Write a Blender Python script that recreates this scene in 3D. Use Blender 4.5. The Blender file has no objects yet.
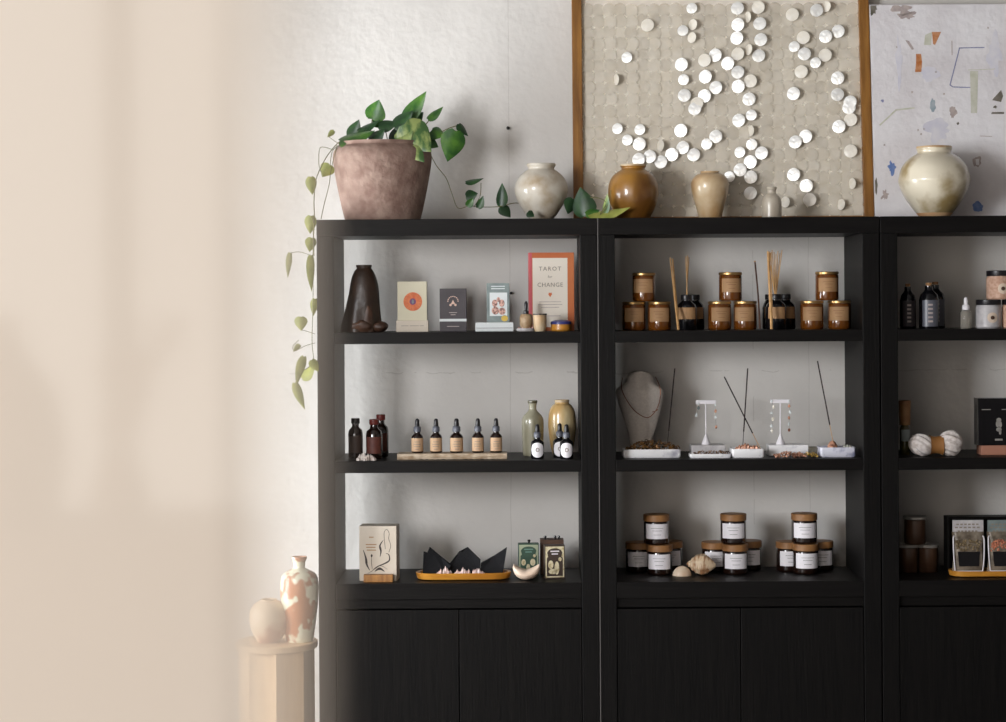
import bpy, bmesh, math, random
from mathutils import Vector, Matrix, noise
random.seed(7)
PI = math.pi
S = bpy.context.scene
C = S.collection
# ------------------------------------------------------------------ camera, world, lights, exposure
F = 1906.0; CD = 6.1; CZ = 1.62; VX, VY, ROLL = 525.0, 306.0, 0.0061
cam_d = bpy.data.cameras.new('camera'); cam = bpy.data.objects.new('camera', cam_d); C.objects.link(cam)
cam_d.sensor_width = 36.0; cam_d.lens = F*36.0/1006.0
cam_d.shift_x = (503-VX)/1006.0; cam_d.shift_y = -(361-VY)/1006.0
cam_d.clip_start = 0.02; cam_d.clip_end = 60
cam.location = (0, -CD, CZ); cam.rotation_euler = (PI/2, ROLL, 0)
cam_d.dof.use_dof = True; cam_d.dof.focus_distance = CD+0.12; cam_d.dof.aperture_fstop = 1.55
S.camera = cam
S.view_settings.view_transform = 'Standard'; S.view_settings.look = 'None'
S.view_settings.gamma = 1.0; S.view_settings.use_curve_mapping = False
S.view_settings.exposure = 0.0
W = bpy.data.worlds.new('world'); S.world = W; W.use_nodes = True
W.node_tree.nodes['Background'].inputs[0].default_value = (1.0, 0.96, 0.90, 1)
W.node_tree.nodes['Background'].inputs[1].default_value = 1.5
S.cycles.max_bounces = 8; S.cycles.diffuse_bounces = 4; S.cycles.caustics_reflective = False
S.cycles.sample_clamp_indirect = 4.0
def area(name, loc, rot, sx, sy, power, col):
    l = bpy.data.lights.new(name, 'AREA'); l.shape = 'RECTANGLE'; l.size = sx; l.size_y = sy
    l.energy = power; l.color = col
    o = bpy.data.objects.new(name, l); C.objects.link(o); o.location = loc; o.rotation_euler = rot
    return o
# daylight through the two windows of the left wall, plus a made-up one beside the camera lighting the wall end
area('daylight_back_window', (-2.62, -0.5, 1.0), (0, -PI/2, 0), 1.7, 1.2, 150, (0.93, 0.97, 1.0))
area('daylight_front_window', (-2.62, -4.1, 1.95), (0, -PI/2, 0), 1.3, 1.7, 275, (0.95, 0.97, 1.0))
area('partition_fill_light', (-2.62, -7.6, 1.75), (0, -PI/2, 0), 1.9, 1.6, 165, (1.0, 0.955, 0.905))  # added area light for the near face of the cream partition

# ------------------------------------------------------------------ helpers
def sc(y): return (CD+y)/F
def unroll(px, py):
    dx, dy = px-VX, py-VY
    return dx-ROLL*dy, dy+ROLL*dx
def XZ(px, py, y):
    a, b = unroll(px, py); s = sc(y)
    return a*s, CZ-b*s
def pt(px, py, y):
    a, b = XZ(px, py, y); return Vector((a, y, b))
def lin(c):
    return tuple(((v/255.0)/12.92 if v/255.0 <= 0.04045 else ((v/255.0+0.055)/1.055)**2.4) for v in c)+(1.0,)
def mat(name, col, rough=0.6, col2=None, nscale=20, bump=0.0, bscale=60, metal=0.0, spec=0.5, trans=0.0, coat=0.0,
        stretch=None, contrast=(0.35, 0.65), detail=4, sub=0.0, croff=0.08, ior=1.5, alpha=1.0, sheen=0.0):
    m = bpy.data.materials.new(name); m.use_nodes = True
    nt = m.node_tree; b = nt.nodes['Principled BSDF']
    b.inputs['Base Color'].default_value = lin(col)
    b.inputs['Roughness'].default_value = rough; b.inputs['Metallic'].default_value = metal
    b.inputs['Specular IOR Level'].default_value = spec; b.inputs['IOR'].default_value = ior
    b.inputs['Transmission Weight'].default_value = trans; b.inputs['Coat Weight'].default_value = coat
    b.inputs['Coat Roughness'].default_value = croff; b.inputs['Alpha'].default_value = alpha
    b.inputs['Sheen Weight'].default_value = sheen
    if sub:
        b.inputs['Subsurface Weight'].default_value = sub; b.inputs['Subsurface Radius'].default_value = (0.01, 0.008, 0.005)
    if col2 or bump:
        tc = nt.nodes.new('ShaderNodeTexCoord'); mp = nt.nodes.new('ShaderNodeMapping')
        if stretch: mp.inputs['Scale'].default_value = stretch
        nt.links.new(tc.outputs['Object'], mp.inputs['Vector'])
    if col2:
        n = nt.nodes.new('ShaderNodeTexNoise'); n.inputs['Scale'].default_value = nscale; n.inputs['Detail'].default_value = detail
        r = nt.nodes.new('ShaderNodeValToRGB')
        r.color_ramp.elements[0].position = contrast[0]; r.color_ramp.elements[1].position = contrast[1]
        r.color_ramp.elements[0].color = lin(col); r.color_ramp.elements[1].color = lin(col2)
        nt.links.new(mp.outputs[0], n.inputs['Vector']); nt.links.new(n.outputs[0], r.inputs[0]); nt.links.new(r.outputs[0], b.inputs['Base Color'])
    if bump:
        n2 = nt.nodes.new('ShaderNodeTexNoise'); n2.inputs['Scale'].default_value = bscale; n2.inputs['Detail'].default_value = 5
        bp = nt.nodes.new('ShaderNodeBump'); bp.inputs['Strength'].default_value = bump; bp.inputs['Distance'].default_value = 0.01
        nt.links.new(mp.outputs[0], n2.inputs['Vector']); nt.links.new(n2.outputs[0], bp.inputs['Height']); nt.links.new(bp.outputs[0], b.inputs['Normal'])
    return m
def link_obj(name, bm, m, parent=None, smooth=False, mats=None, label=None):
    me = bpy.data.meshes.new(name)
    bmesh.ops.recalc_face_normals(bm, faces=bm.faces[:])
    bm.to_mesh(me); bm.free()
    if smooth:
        for p in me.polygons: p.use_smooth = True
        try: me.set_sharp_from_angle(angle=math.radians(38))
        except Exception: pass
    for mm in (mats or [m]): me.materials.append(mm)
    o = bpy.data.objects.new(name, me); C.objects.link(o)
    if parent: o.parent = parent
    if label: o['label'] = label
    return o
def thing(name, label, cat, loc=(0, 0, 0), rz=0.0, group=None):
    o = bpy.data.objects.new(name, None); C.objects.link(o); o.empty_display_size = 0.05
    o.location = loc; o.rotation_euler = (0, 0, rz); o['label'] = label; o['category'] = cat
    if group: o['group'] = group
    return o
def tag(o, label, cat, group=None, kind=None):
    o['label'] = label; o['category'] = cat
    if group: o['group'] = group
    if kind: o['kind'] = kind
    return o
def structure(o): o['kind'] = 'structure'; return o
def dup(root, loc, label, rz=0.0, group=None, scale=None):
    r = root.copy(); C.objects.link(r); r.location = loc; r.rotation_euler = (0, 0, rz); r['label'] = label
    if group: r['group'] = group
    if scale: r.scale = scale
    for ch in list(root.children):
        c = ch.copy(); C.objects.link(c); c.parent = r
        for g in list(ch.children):
            d = g.copy(); C.objects.link(d); d.parent = c
    return r
def box(bm, x0, x1, y0, y1, z0, z1, bev=0.0, M=None, mi=0):
    r = bmesh.ops.create_cube(bm, size=1.0)
    vs = r['verts']
    for v in vs:
        v.co = Vector(((x0+x1)/2+v.co.x*(x1-x0), (y0+y1)/2+v.co.y*(y1-y0), (z0+z1)/2+v.co.z*(z1-z0)))
    if bev > 0:
        es = list({e for v in vs for e in v.link_edges})
        rr = bmesh.ops.bevel(bm, geom=es, offset=bev, segments=2, affect='EDGES', profile=0.6)
        vs = list({v for v in rr['verts']} | {v for v in vs if v.is_valid})
    if M is not None:
        for v in vs: v.co = M @ v.co
    if mi:
        for f in {f for v in vs for f in v.link_faces}: f.material_index = mi
    return vs
def B(*a, **k):
    bm = bmesh.new(); box(bm, *a, **k); return bm
def lathe(bm, prof, segs=36, a0=0.0, a1=2*PI, ex=1.0, ey=1.0, cx=0.0, cy=0.0):
    full = abs(a1-a0-2*PI) < 1e-6
    n = segs if full else segs+1
    rings = []
    for r, z in prof:
        if r < 1e-6 and full:
            rings.append([bm.verts.new((cx, cy, z))])
        else:
            rings.append([bm.verts.new((cx+r*ex*math.cos(a0+(a1-a0)*i/segs), cy+r*ey*math.sin(a0+(a1-a0)*i/segs), z)) for i in range(n)])
    for A, Bq in zip(rings, rings[1:]):
        cnt = n if full else n-1
        for i in range(cnt):
            j = (i+1) % n
            if len(A) == 1 and len(Bq) == 1: continue
            if len(A) == 1: bm.faces.new((A[0], Bq[j], Bq[i]))
            elif len(Bq) == 1: bm.faces.new((A[i], A[j], Bq[0]))
            else: bm.faces.new((A[i], A[j], Bq[j], Bq[i]))
def catmull(pts, n=6):
    out = []
    P = [pts[0]]+list(pts)+[pts[-1]]
    for i in range(1, len(P)-2):
        p0, p1, p2, p3 = P[i-1], P[i], P[i+1], P[i+2]
        for k in range(n):
            t = k/n
            out.append(tuple(0.5*((2*b)+(-a+c)*t+(2*a-5*b+4*c-d)*t*t+(-a+3*b-3*c+d)*t**3) for a, b, c, d in zip(p0, p1, p2, p3)))
    out.append(tuple(pts[-1])); return out
def tube(bm, pts, r, segs=8, r1=None, caps=True):
    pts = [Vector(p) for p in pts]; n = len(pts); rings = []
    up = Vector((0, 0, 1))
    for i, p in enumerate(pts):
        d = (pts[min(i+1, n-1)]-pts[max(i-1, 0)])
        if d.length < 1e-9: d = Vector((0, 0, 1))
        d.normalize()
        if abs(d.dot(up)) > 0.95: up = Vector((1, 0, 0)) if abs(d.x) < 0.9 else Vector((0, 1, 0))
        u = d.cross(up).normalized(); w = u.cross(d).normalized()
        rr = r if r1 is None else r+(r1-r)*i/(n-1)
        rings.append([bm.verts.new(p+(u*math.cos(2*PI*k/segs)+w*math.sin(2*PI*k/segs))*rr) for k in range(segs)])
    for A, Bq in zip(rings, rings[1:]):
        for k in range(segs):
            j = (k+1) % segs
            bm.faces.new((A[k], A[j], Bq[j], Bq[k]))
    if caps:
        bm.faces.new(rings[0][::-1]); bm.faces.new(rings[-1])
def poly(bm, pts, t=0.0004, y=0.0):
    """flat piece in the XZ plane with a small thickness towards -Y"""
    a = [bm.verts.new((x, y-t, z)) for x, z in pts]; b = [bm.verts.new((x, y, z)) for x, z in pts]
    bm.faces.new(a); bm.faces.new(b[::-1]); n = len(pts)
    for i in range(n): bm.faces.new((a[i], b[i], b[(i+1) % n], a[(i+1) % n]))
def disc_pts(cx, cz, rx, rz=None, n=20, a0=0, a1=2*PI):
    rz = rz or rx
    return [(cx+rx*math.cos(a0+(a1-a0)*i/n), cz+rz*math.sin(a0+(a1-a0)*i/n)) for i in range(n)]
def blob(bm, c, r, seed=0, amp=0.25, sub=2, sq=(1, 1, 1), freq=1.5):
    rr = bmesh.ops.create_icosphere(bm, subdivisions=sub, radius=1.0)
    for v in rr['verts']:
        d = v.co.normalized(); k = 1+amp*noise.noise(d*freq+Vector((seed*3.1, seed*1.7, seed)))
        v.co = Vector((c[0]+d.x*k*r*sq[0], c[1]+d.y*k*r*sq[1], c[2]+d.z*k*r*sq[2]))
    return rr['verts']
def text_mesh(name, body, size, m, parent, x, y, z, rz=0.0, spacing=1.0, ext=0.0002, align='CENTER', roty=0.0):
    cu = bpy.data.curves.new(name, 'FONT'); cu.body = body; cu.size = size; cu.align_x = align; cu.align_y = 'CENTER'
    cu.space_character = spacing; cu.extrude = ext; cu.resolution_u = 2
    o = bpy.data.objects.new(name+'_src', cu); C.objects.link(o)
    dg = bpy.context.evaluated_depsgraph_get(); me = bpy.data.meshes.new_from_object(o.evaluated_get(dg))
    bpy.data.objects.remove(o); me.name = name
    me.transform(Matrix.Translation((x, y, z)) @ Matrix.Rotation(roty, 4, 'Y') @ Matrix.Rotation(PI/2, 4, 'X'))
    me.materials.clear(); me.materials.append(m)
    t = bpy.data.objects.new(name, me); C.objects.link(t); t.parent = parent
    return t

# ------------------------------------------------------------------ materials
def plaster_material():
    m = mat('plaster', (226, 222, 217), 0.75, (217, 213, 208), 3.0, 0.22, 30)
    nt = m.node_tree; b = nt.nodes['Principled BSDF']
    src = b.inputs['Base Color'].links[0].from_socket; nrm = b.inputs['Normal'].links[0].from_node
    tc = nt.nodes.new('ShaderNodeTexCoord'); sep = nt.nodes.new('ShaderNodeSeparateXYZ'); nt.links.new(tc.outputs['Object'], sep.inputs[0])
    def M(op, a, bb=None):
        n = nt.nodes.new('ShaderNodeMath'); n.operation = op
        for i, v in enumerate((a, bb)):
            if v is None: continue
            if isinstance(v, (int, float)): n.inputs[i].default_value = v
            else: nt.links.new(v, n.inputs[i])
        return n.outputs[0]
    nn = nt.nodes.new('ShaderNodeTexNoise'); nn.inputs['Scale'].default_value = 9; nn.inputs['Detail'].default_value = 6
    nt.links.new(tc.outputs['Object'], nn.inputs['Vector'])
    wob = M('MULTIPLY', M('SUBTRACT', nn.outputs[0], 0.5), 0.06); wob2 = M('MULTIPLY', wob, 0.12)
    gate = M('GREATER_THAN', nn.outputs[0], 0.5)
    acc = None
    for axis, pos, wd, g, wb in ((0, -0.052, 0.0011, False, wob2), (0, 0.78, 0.0012, True, wob2), (0, 0.97, 0.001, False, wob2),
                                 (2, 1.395, 0.0016, True, wob)):
        d = M('ABSOLUTE', M('SUBTRACT', M('ADD', sep.outputs[axis], wb), pos)); c = M('LESS_THAN', d, wd)
        if g: c = M('MULTIPLY', c, gate)
        acc = c if acc is None else M('MAXIMUM', acc, c)
    mx = nt.nodes.new('ShaderNodeMix'); mx.data_type = 'RGBA'; mx.inputs[7].default_value = lin((150, 142, 132))
    nt.links.new(M('MULTIPLY', acc, 0.3), mx.inputs[0]); nt.links.new(src, mx.inputs[6]); nt.links.new(mx.outputs[2], b.inputs['Base Color'])
    b2 = nt.nodes.new('ShaderNodeBump'); b2.inputs['Strength'].default_value = 0.13; b2.inputs['Distance'].default_value = 0.02
    n3 = nt.nodes.new('ShaderNodeTexNoise'); n3.inputs['Scale'].default_value = 5; n3.inputs['Detail'].default_value = 3
    nt.links.new(tc.outputs['Object'], n3.inputs['Vector']); nt.links.new(n3.outputs[0], b2.inputs['Height'])
    nt.links.new(b2.outputs[0], nrm.inputs['Normal'])
    return m
M_plaster = plaster_material()
M_room = mat('painted_room_wall', (128, 124, 121), 0.7, (120, 116, 113), 4, 0.15, 30)
M_counter = mat('tan_counter', (132, 108, 92), 0.6, (120, 98, 84), 8)
M_floor = mat('concrete_floor', (138, 134, 131), 0.5, (122, 119, 116), 5, 0.1, 40, stretch=(1, 12, 1))
M_lacq = mat('cream_lacquer', (236, 225, 213), 0.5, coat=1.0, croff=0.06, spec=0.3)
M_lacq.node_tree.nodes['Principled BSDF'].inputs['Coat IOR'].default_value = 1.75
M_black = mat('black_stained_oak', (16, 14, 13), 0.5, (9, 8, 8), 7, 0.1, 16, stretch=(9, 9, 0.6), contrast=(0.3, 0.7), spec=0.14)
M_blackh = mat('black_stained_oak_board', (19, 17, 16), 0.45, (12, 10, 10), 7, 0.1, 16, stretch=(0.6, 9, 9), contrast=(0.3, 0.7), spec=0.14)
M_edge = mat('edge_highlight_oak', (92, 88, 86), 0.5)  # pale colour painting the highlight along the bookcase seam
M_terra = mat('worn_terracotta', (126, 99, 88), 0.85, (154, 130, 117), 26, 0.5, 45, contrast=(0.35, 0.7))
M_soil = mat('potting_soil', (52, 38, 28), 0.95, (30, 22, 16), 60, 0.6, 90)
M_leaf = mat('pothos_leaf', (40, 86, 30), 0.38, (84, 128, 44), 26, 0.1, 40, contrast=(0.42, 0.68), spec=0.5)
M_leafd = mat('dark_pothos_leaf', (26, 56, 28), 0.4, (44, 84, 36), 26, 0.1, 40, contrast=(0.45, 0.7))
M_leafv = mat('variegated_leaf', (76, 112, 62), 0.4, (168, 184, 112), 34, 0.1, 40, contrast=(0.45, 0.62), stretch=(1, 1, 0.5))
M_leafy = mat('pale_backlit_leaf', (138, 148, 62), 0.45, (170, 172, 90), 30, 0.1, 40)  # left leaves' haze and backlight in the colour; one right leaf is pale itself
M_stem = mat('vine_stem', (94, 98, 52), 0.5, (120, 108, 66), 40)
M_white_glaze = mat('white_glaze', (206, 198, 184), 0.42, (166, 144, 114), 16, 0.1, 60, coat=0.5, contrast=(0.45, 0.75))
M_ochre_glaze = mat('ochre_glaze', (164, 116, 44), 0.36, (104, 66, 24), 8, 0.08, 50, coat=0.6, contrast=(0.4, 0.65), stretch=(1, 1, 0.5))
M_beige_glaze = mat('beige_glaze', (210, 188, 154), 0.32, (184, 146, 100), 13, 0.06, 50, coat=0.4)
M_grey_glaze = mat('grey_beige_glaze', (196, 186, 170), 0.35, (176, 164, 146), 12, 0.06, 50, coat=0.3)
M_moon = mat('mottled_cream_glaze', (224, 214, 192), 0.3, (158, 136, 92), 7.5, 0.06, 70, coat=0.6, contrast=(0.45, 0.62))
M_moonbase = mat('bare_clay_foot', (202, 146, 100), 0.6, (218, 180, 138), 9)
M_rim = mat('clay_rim', (176, 136, 90), 0.5, (206, 190, 160), 12)
M_frame = mat('honey_oak_frame', (162, 112, 50), 0.45, (116, 74, 28), 6, 0.2, 30, stretch=(6, 6, 0.7))
M_backing = mat('shell_backing_cloth', (240, 233, 220), 0.7, (246, 240, 228), 9, 0.2, 60)
M_capiz = mat('capiz_shell', (242, 233, 216), 0.3, (248, 241, 228), 30, 0.15, 60, coat=0.5, alpha=0.33, contrast=(0.35, 0.7))
M_pearl = mat('glint_white_capiz_shell', (252, 251, 248), 0.34, (240, 237, 230), 45, 0.2, 80, metal=0.45, coat=0.5, contrast=(0.4, 0.7))  # whiter base colour paints the discs' glints, on top of the real gloss
M_pearl2 = mat('faint_glint_shell_and_bead', (236, 228, 212), 0.3, (244, 238, 226), 40, 0.2, 80, coat=0.9)  # fainter painted glint of the same shell, also earring beads
M_canvas = mat('painted_canvas', (240, 237, 239), 0.7, (218, 212, 214), 5, 0.35, 35, contrast=(0.4, 0.75))
M_wash = mat('lilac_wash', (216, 214, 226), 0.7, (232, 229, 234), 20)
M_rust = mat('rust_paint', (186, 108, 48), 0.6, (214, 160, 120), 40, 0.2)
M_sage = mat('sage_paint', (200, 200, 180), 0.6, (218, 216, 204), 40)
M_blue = mat('blue_paint', (92, 122, 184), 0.6, (130, 152, 198), 60)
M_navy = mat('indigo_paint', (112, 116, 160), 0.6, (150, 152, 184), 40)
M_steel = mat('slate_paint', (140, 160, 172), 0.6, (176, 184, 190), 40)
M_umber = mat('umber_paint', (92, 88, 74), 0.6, (134, 126, 116), 40)
M_smudge = mat('mauve_smudge', (172, 158, 156), 0.7, (196, 182, 176), 60)
M_bronze = mat('dark_clay', (46, 34, 28), 0.42, (68, 50, 38), 14, 0.25, 40)
M_bronze2 = mat('brown_clay', (92, 62, 44), 0.5, (64, 44, 34), 20, 0.2, 40)
M_cream = mat('cream_card', (216, 209, 184), 0.6, (210, 202, 176), 10)
M_orange = mat('orange_print', (206, 96, 52), 0.6, (222, 132, 84), 60)
M_purple = mat('purple_print', (112, 70, 110), 0.6)
M_darkcard = mat('charcoal_card', (62, 56, 60), 0.5, (74, 68, 72), 12)
M_blush = mat('blush_print', (222, 188, 170), 0.5)
M_whitecard = mat('white_card', (226, 230, 230), 0.5, (216, 222, 222), 18)
M_bluegrey = mat('grey_blue_card', (138, 150, 148), 0.5, (110, 122, 122), 30)
M_pinkprint = mat('pink_figure_print', (222, 176, 160), 0.5, (120, 84, 78), 130, contrast=(0.45, 0.6))
M_gold = mat('yellow_print', (216, 182, 80), 0.5)
M_cover = mat('orange_book_cover', (196, 104, 62), 0.5, (206, 122, 74), 5)
M_pink = mat('pink_book_edge', (206, 96, 104), 0.5)
M_page = mat('pale_cover_panel', (238, 228, 214), 0.6)
M_ink = mat('faded_ink', (140, 128, 116), 0.6)
M_greyink = mat('grey_ink', (120, 118, 118), 0.6)
M_darkink = mat('dark_ink', (58, 46, 42), 0.6)
M_amber = mat('amber_glass', (124, 70, 22), 0.12, trans=0.35, coat=0.5, ior=1.45)
M_amberd = mat('dark_amber_glass', (30, 16, 11), 0.12, coat=0.6, spec=0.6)
M_brassl = mat('brushed_brass_lid', (176, 142, 92), 0.35, metal=0.85)
M_kraft = mat('tan_paper_label', (172, 134, 94), 0.7, (160, 122, 84), 30)
M_kraftd = mat('tan_label_print', (120, 80, 50), 0.7)
M_label = mat('white_paper_label', (244, 240, 244), 0.6)
M_woodlid = mat('turned_wood_lid', (164, 118, 72), 0.5, (130, 88, 50), 20, 0.1, 50)
M_blackgl = mat('black_glass', (18, 17, 20), 0.12, coat=0.5)
M_rubber = mat('black_rubber', (26, 24, 28), 0.35)
M_greyplastic = mat('grey_pipette_collar', (92, 94, 104), 0.35)
M_reed = mat('rattan_reed', (206, 164, 112), 0.7, (184, 140, 88), 60)
M_twig = mat('brown_twig', (96, 64, 46), 0.7, (70, 46, 34), 60)
M_incense = mat('incense', (52, 38, 36), 0.9, (38, 28, 28), 90)
M_linen = mat('grey_linen', (206, 198, 190), 0.85, (194, 186, 178), 140, 0.2, 300)
M_copper = mat('copper_chain', (128, 76, 52), 0.35, metal=0.7)
M_marble = mat('white_marble', (250, 249, 250), 0.3, (176, 174, 186), 22, 0.0, contrast=(0.5, 0.72), detail=8)
M_marbleb = mat('grey_marble_block', (206, 202, 202), 0.4, (178, 174, 176), 40, detail=8)
M_blueagate = mat('blue_veined_stone', (222, 222, 234), 0.3, (136, 138, 168), 30, contrast=(0.48, 0.66), detail=8)
M_brasspile = mat('brass_pieces', (148, 104, 52), 0.4, (64, 44, 28), 90, metal=0.3, contrast=(0.4, 0.6))
M_rosepile = mat('rose_gold_pieces', (214, 160, 132), 0.4, (120, 72, 54), 90, metal=0.2, contrast=(0.45, 0.65))
M_pinkstone = mat('pale_pink_stone', (232, 210, 204), 0.4, (198, 160, 150), 60, sub=0.1)
M_crystal = mat('clear_white_crystal', (228, 220, 214), 0.25, (196, 180, 170), 60)
M_travertine = mat('travertine', (206, 188, 164), 0.6, (164, 138, 110), 30, 0.4, 50, stretch=(1, 1, 3))
M_sagevase = mat('sage_glaze', (172, 168, 146), 0.25, (118, 112, 88), 8, 0.05, 50, coat=0.6, contrast=(0.45, 0.7), stretch=(2, 2, 0.4))
M_celadon_d = mat('dark_olive_glaze', (92, 84, 58), 0.3, (64, 60, 44), 16, coat=0.5)
M_tanvase = mat('tan_glaze', (196, 160, 104), 0.25, (206, 190, 150), 8, 0.05, 50, coat=0.6, contrast=(0.4, 0.65), stretch=(2, 2, 0.5))
M_redcap = mat('oxblood_cap', (98, 36, 30), 0.4)
M_redlabel = mat('oxblood_label', (84, 40, 32), 0.6, (100, 52, 40), 60)
M_brownlabel = mat('brown_label', (58, 40, 32), 0.6)
M_boxwhite = mat('ivory_box', (214, 202, 186), 0.6, (206, 192, 174), 8)
M_boxside = mat('taupe_box_side', (150, 130, 112), 0.6)
M_oakblock = mat('oak_block', (176, 124, 66), 0.5, (140, 92, 44), 14, 0.2, 40, stretch=(8, 1, 1))
M_traywood = mat('golden_wood', (212, 148, 56), 0.4, (190, 124, 42), 8, stretch=(1, 6, 6), coat=0.3)
M_charcloth = mat('charcoal_felt', (20, 20, 24), 0.95, (14, 14, 18), 80, 0.2, 200)
M_green = mat('green_card', (62, 90, 74), 0.5, (48, 74, 60), 20)
M_greenf = mat('pale_green_card_border', (168, 176, 148), 0.5)
M_browncard = mat('brown_card', (66, 52, 44), 0.5)
M_creamink = mat('cream_print', (226, 214, 180), 0.5, (170, 150, 96), 90, contrast=(0.5, 0.7))
M_tealink = mat('teal_print', (110, 148, 136), 0.5)
M_oldwood = mat('brown_wood_box', (96, 66, 46), 0.6, (70, 46, 32), 20)
M_shellw = mat('white_seashell', (232, 214, 190), 0.4, (220, 190, 160), 26, 0.2, 40, coat=0.2)
M_shellb = mat('striped_seashell', (224, 200, 168), 0.4, (168, 122, 86), 30, 0.2, 60, contrast=(0.45, 0.6), coat=0.2, stretch=(4, 1, 1))
M_bowlw = mat('pinkish_white_ceramic', (234, 212, 192), 0.5, (224, 196, 172), 14, 0.15, 40)
M_corkw = mat('cork', (172, 132, 92), 0.8, (140, 100, 66), 80, 0.2, 100)
M_clearglass = mat('clear_glass', (220, 214, 202), 0.08, trans=0.75, ior=1.3)
M_salt = mat('pink_bath_salt', (216, 180, 158), 0.7, (190, 148, 124), 90, 0.2, 100)
M_roundlbl = mat('cream_round_label', (224, 204, 184), 0.6)
M_yarn = mat('white_yarn', (232, 224, 220), 0.9, (196, 184, 176), 60, 0.3, 120)
M_band = mat('ochre_paper_band', (146, 98, 48), 0.7)
M_olive_gl = mat('olive_oil_glass', (74, 68, 30), 0.15, coat=0.5)
M_paleblue = mat('pale_grey_label', (150, 160, 158), 0.6)
M_copperbase = mat('blush_clay', (178, 124, 102), 0.6)
M_silverlid = mat('dull_silver_lid', (170, 166, 160), 0.45, metal=0.4)
M_brownjar = mat('brown_glass_jar', (92, 66, 48), 0.3, (72, 50, 38), 14, coat=0.3)
M_pouch = mat('clear_plastic_pouch', (150, 138, 122), 0.15, (90, 80, 68), 30, coat=0.8)
M_orangefill = mat('orange_crystals', (206, 132, 100), 0.5, (150, 84, 60), 90, contrast=(0.45, 0.6))
M_greenfill = mat('brown_botanicals', (96, 80, 56), 0.8, (140, 122, 92), 90, contrast=(0.45, 0.6))
M_plinth = mat('pale_birch', (216, 182, 142), 0.6, (204, 168, 128), 6, 0.1, 30, stretch=(6, 6, 0.7))
M_flash = mat('rust_flashed_glaze', (182, 116, 74), 0.35, (226, 222, 196), 15, 0.15, 60, coat=0.3, contrast=(0.49, 0.54), detail=2)
M_potw = mat('cream_rust_glaze', (224, 200, 170), 0.45, (170, 112, 78), 8, 0.2, 60, contrast=(0.5, 0.6), detail=2)
M_glaze_blue = mat('cobalt_lid', (58, 62, 128), 0.35)
M_nail = mat('dark_iron', (30, 28, 28), 0.5, metal=0.5)

# ------------------------------------------------------------------ the room
WY = 0.42      # back wall
RX0, RX1, RY0, RZ = -2.55, 4.2, -10.5, 3.0
structure(link_obj('wall_back', B(RX0-0.1, RX1+0.1, WY, WY+0.12, 0, RZ), M_plaster))
structure(link_obj('floor', B(RX0-0.1, RX1+0.1, RY0-0.1, WY+0.12, -0.1, 0), M_floor))
structure(link_obj('ceiling', B(RX0-0.1, RX1+0.1, RY0-0.1, WY+0.12, RZ, RZ+0.1), M_room))
structure(link_obj('wall_right', B(RX1, RX1+0.12, RY0, WY, 0, RZ), M_room))
wins = [(-1.12, 0.12, 0.14, 1.88), (-4.98, -3.22, 1.28, 2.62), (-8.4, -6.8, 0.8, 2.7)]  # third opening is made up, added to light the partition
bm = bmesh.new(); ys = [RY0]
for a, b, _, _ in sorted(wins): ys += [a, b]
ys.append(WY)
for i in range(0, len(ys), 2): box(bm, RX0-0.12, RX0, ys[i], ys[i+1], 0, RZ)
for a, b, c, e in wins:
    box(bm, RX0-0.12, RX0, a, b, 0, c); box(bm, RX0-0.12, RX0, a, b, e, RZ)
structure(link_obj('wall_left', bm, M_room))
for i, (a, b, c, e) in enumerate(wins):
    bm = bmesh.new(); t = 0.05
    box(bm, RX0-0.1, RX0-0.04, a, a+t, c, e, 0.004); box(bm, RX0-0.1, RX0-0.04, b-t, b, c, e, 0.004)
    box(bm, RX0-0.1, RX0-0.04, a+t, b-t, c, c+t, 0.004); box(bm, RX0-0.1, RX0-0.04, a+t, b-t, e-t, e, 0.004)
    structure(link_obj('window_%d' % (i+1), bm, M_room))
# rear wall behind the camera with a tall window
bm = bmesh.new(); bx0, bx1 = -1.75, -0.64
box(bm, RX0, bx0, RY0-0.12, RY0, 0, RZ); box(bm, bx1, RX1, RY0-0.12, RY0, 0, RZ)
box(bm, bx0, bx1, RY0-0.12, RY0, 0, 0.5); box(bm, bx0, bx1, RY0-0.12, RY0, 2.8, RZ)
structure(link_obj('wall_rear', bm, M_room))
bm = bmesh.new(); box(bm, -1.20, -1.12, RY0-0.09, RY0-0.03, 0.5, 2.8, 0.004); box(bm, bx0, bx0+0.05, RY0-0.09, RY0-0.03, 0.5, 2.8, 0.004); box(bm, bx1-0.05, bx1, RY0-0.09, RY0-0.03, 0.5, 2.8, 0.004)
structure(link_obj('window_4', bm, M_room))
ct = thing('counter', 'tan shop counter behind the camera, a faint reflection low on the cream wall end', 'counter', (-1.35, -9.75, 0))
link_obj('counter_top', B(-1.0, 1.0, -0.33, 0.33, 1.06, 1.10, 0.004), M_counter, ct); link_obj('counter_front', B(-0.97, 0.97, -0.30, 0.30, 0.0, 1.0597, 0.004), M_counter, ct)
t = thing('floor_vase', 'dark rounded vase on the counter, a faint silhouette at the left edge', 'vase', (-1.27, -9.7, 1.1002))
bm = bmesh.new(); lathe(bm, [(0, 0), (.12, 0), (.15, .08), (.16, .2), (.13, .33), (.06, .42), (.045, .47), (.055, .5), (0, .5)], 32); link_obj('body', bm, M_counter, t, True)
t = thing('branch_vase', 'vase of leafy branches on the counter, a faint silhouette on the cream wall end', 'vase', (-0.98, -9.7, 1.1002))
bm = bmesh.new(); lathe(bm, [(0, 0), (.05, 0), (.07, .06), (.05, .14), (.03, .17), (0, .17)], 24); link_obj('body', bm, M_counter, t, True)
rb = random.Random(2)
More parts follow.
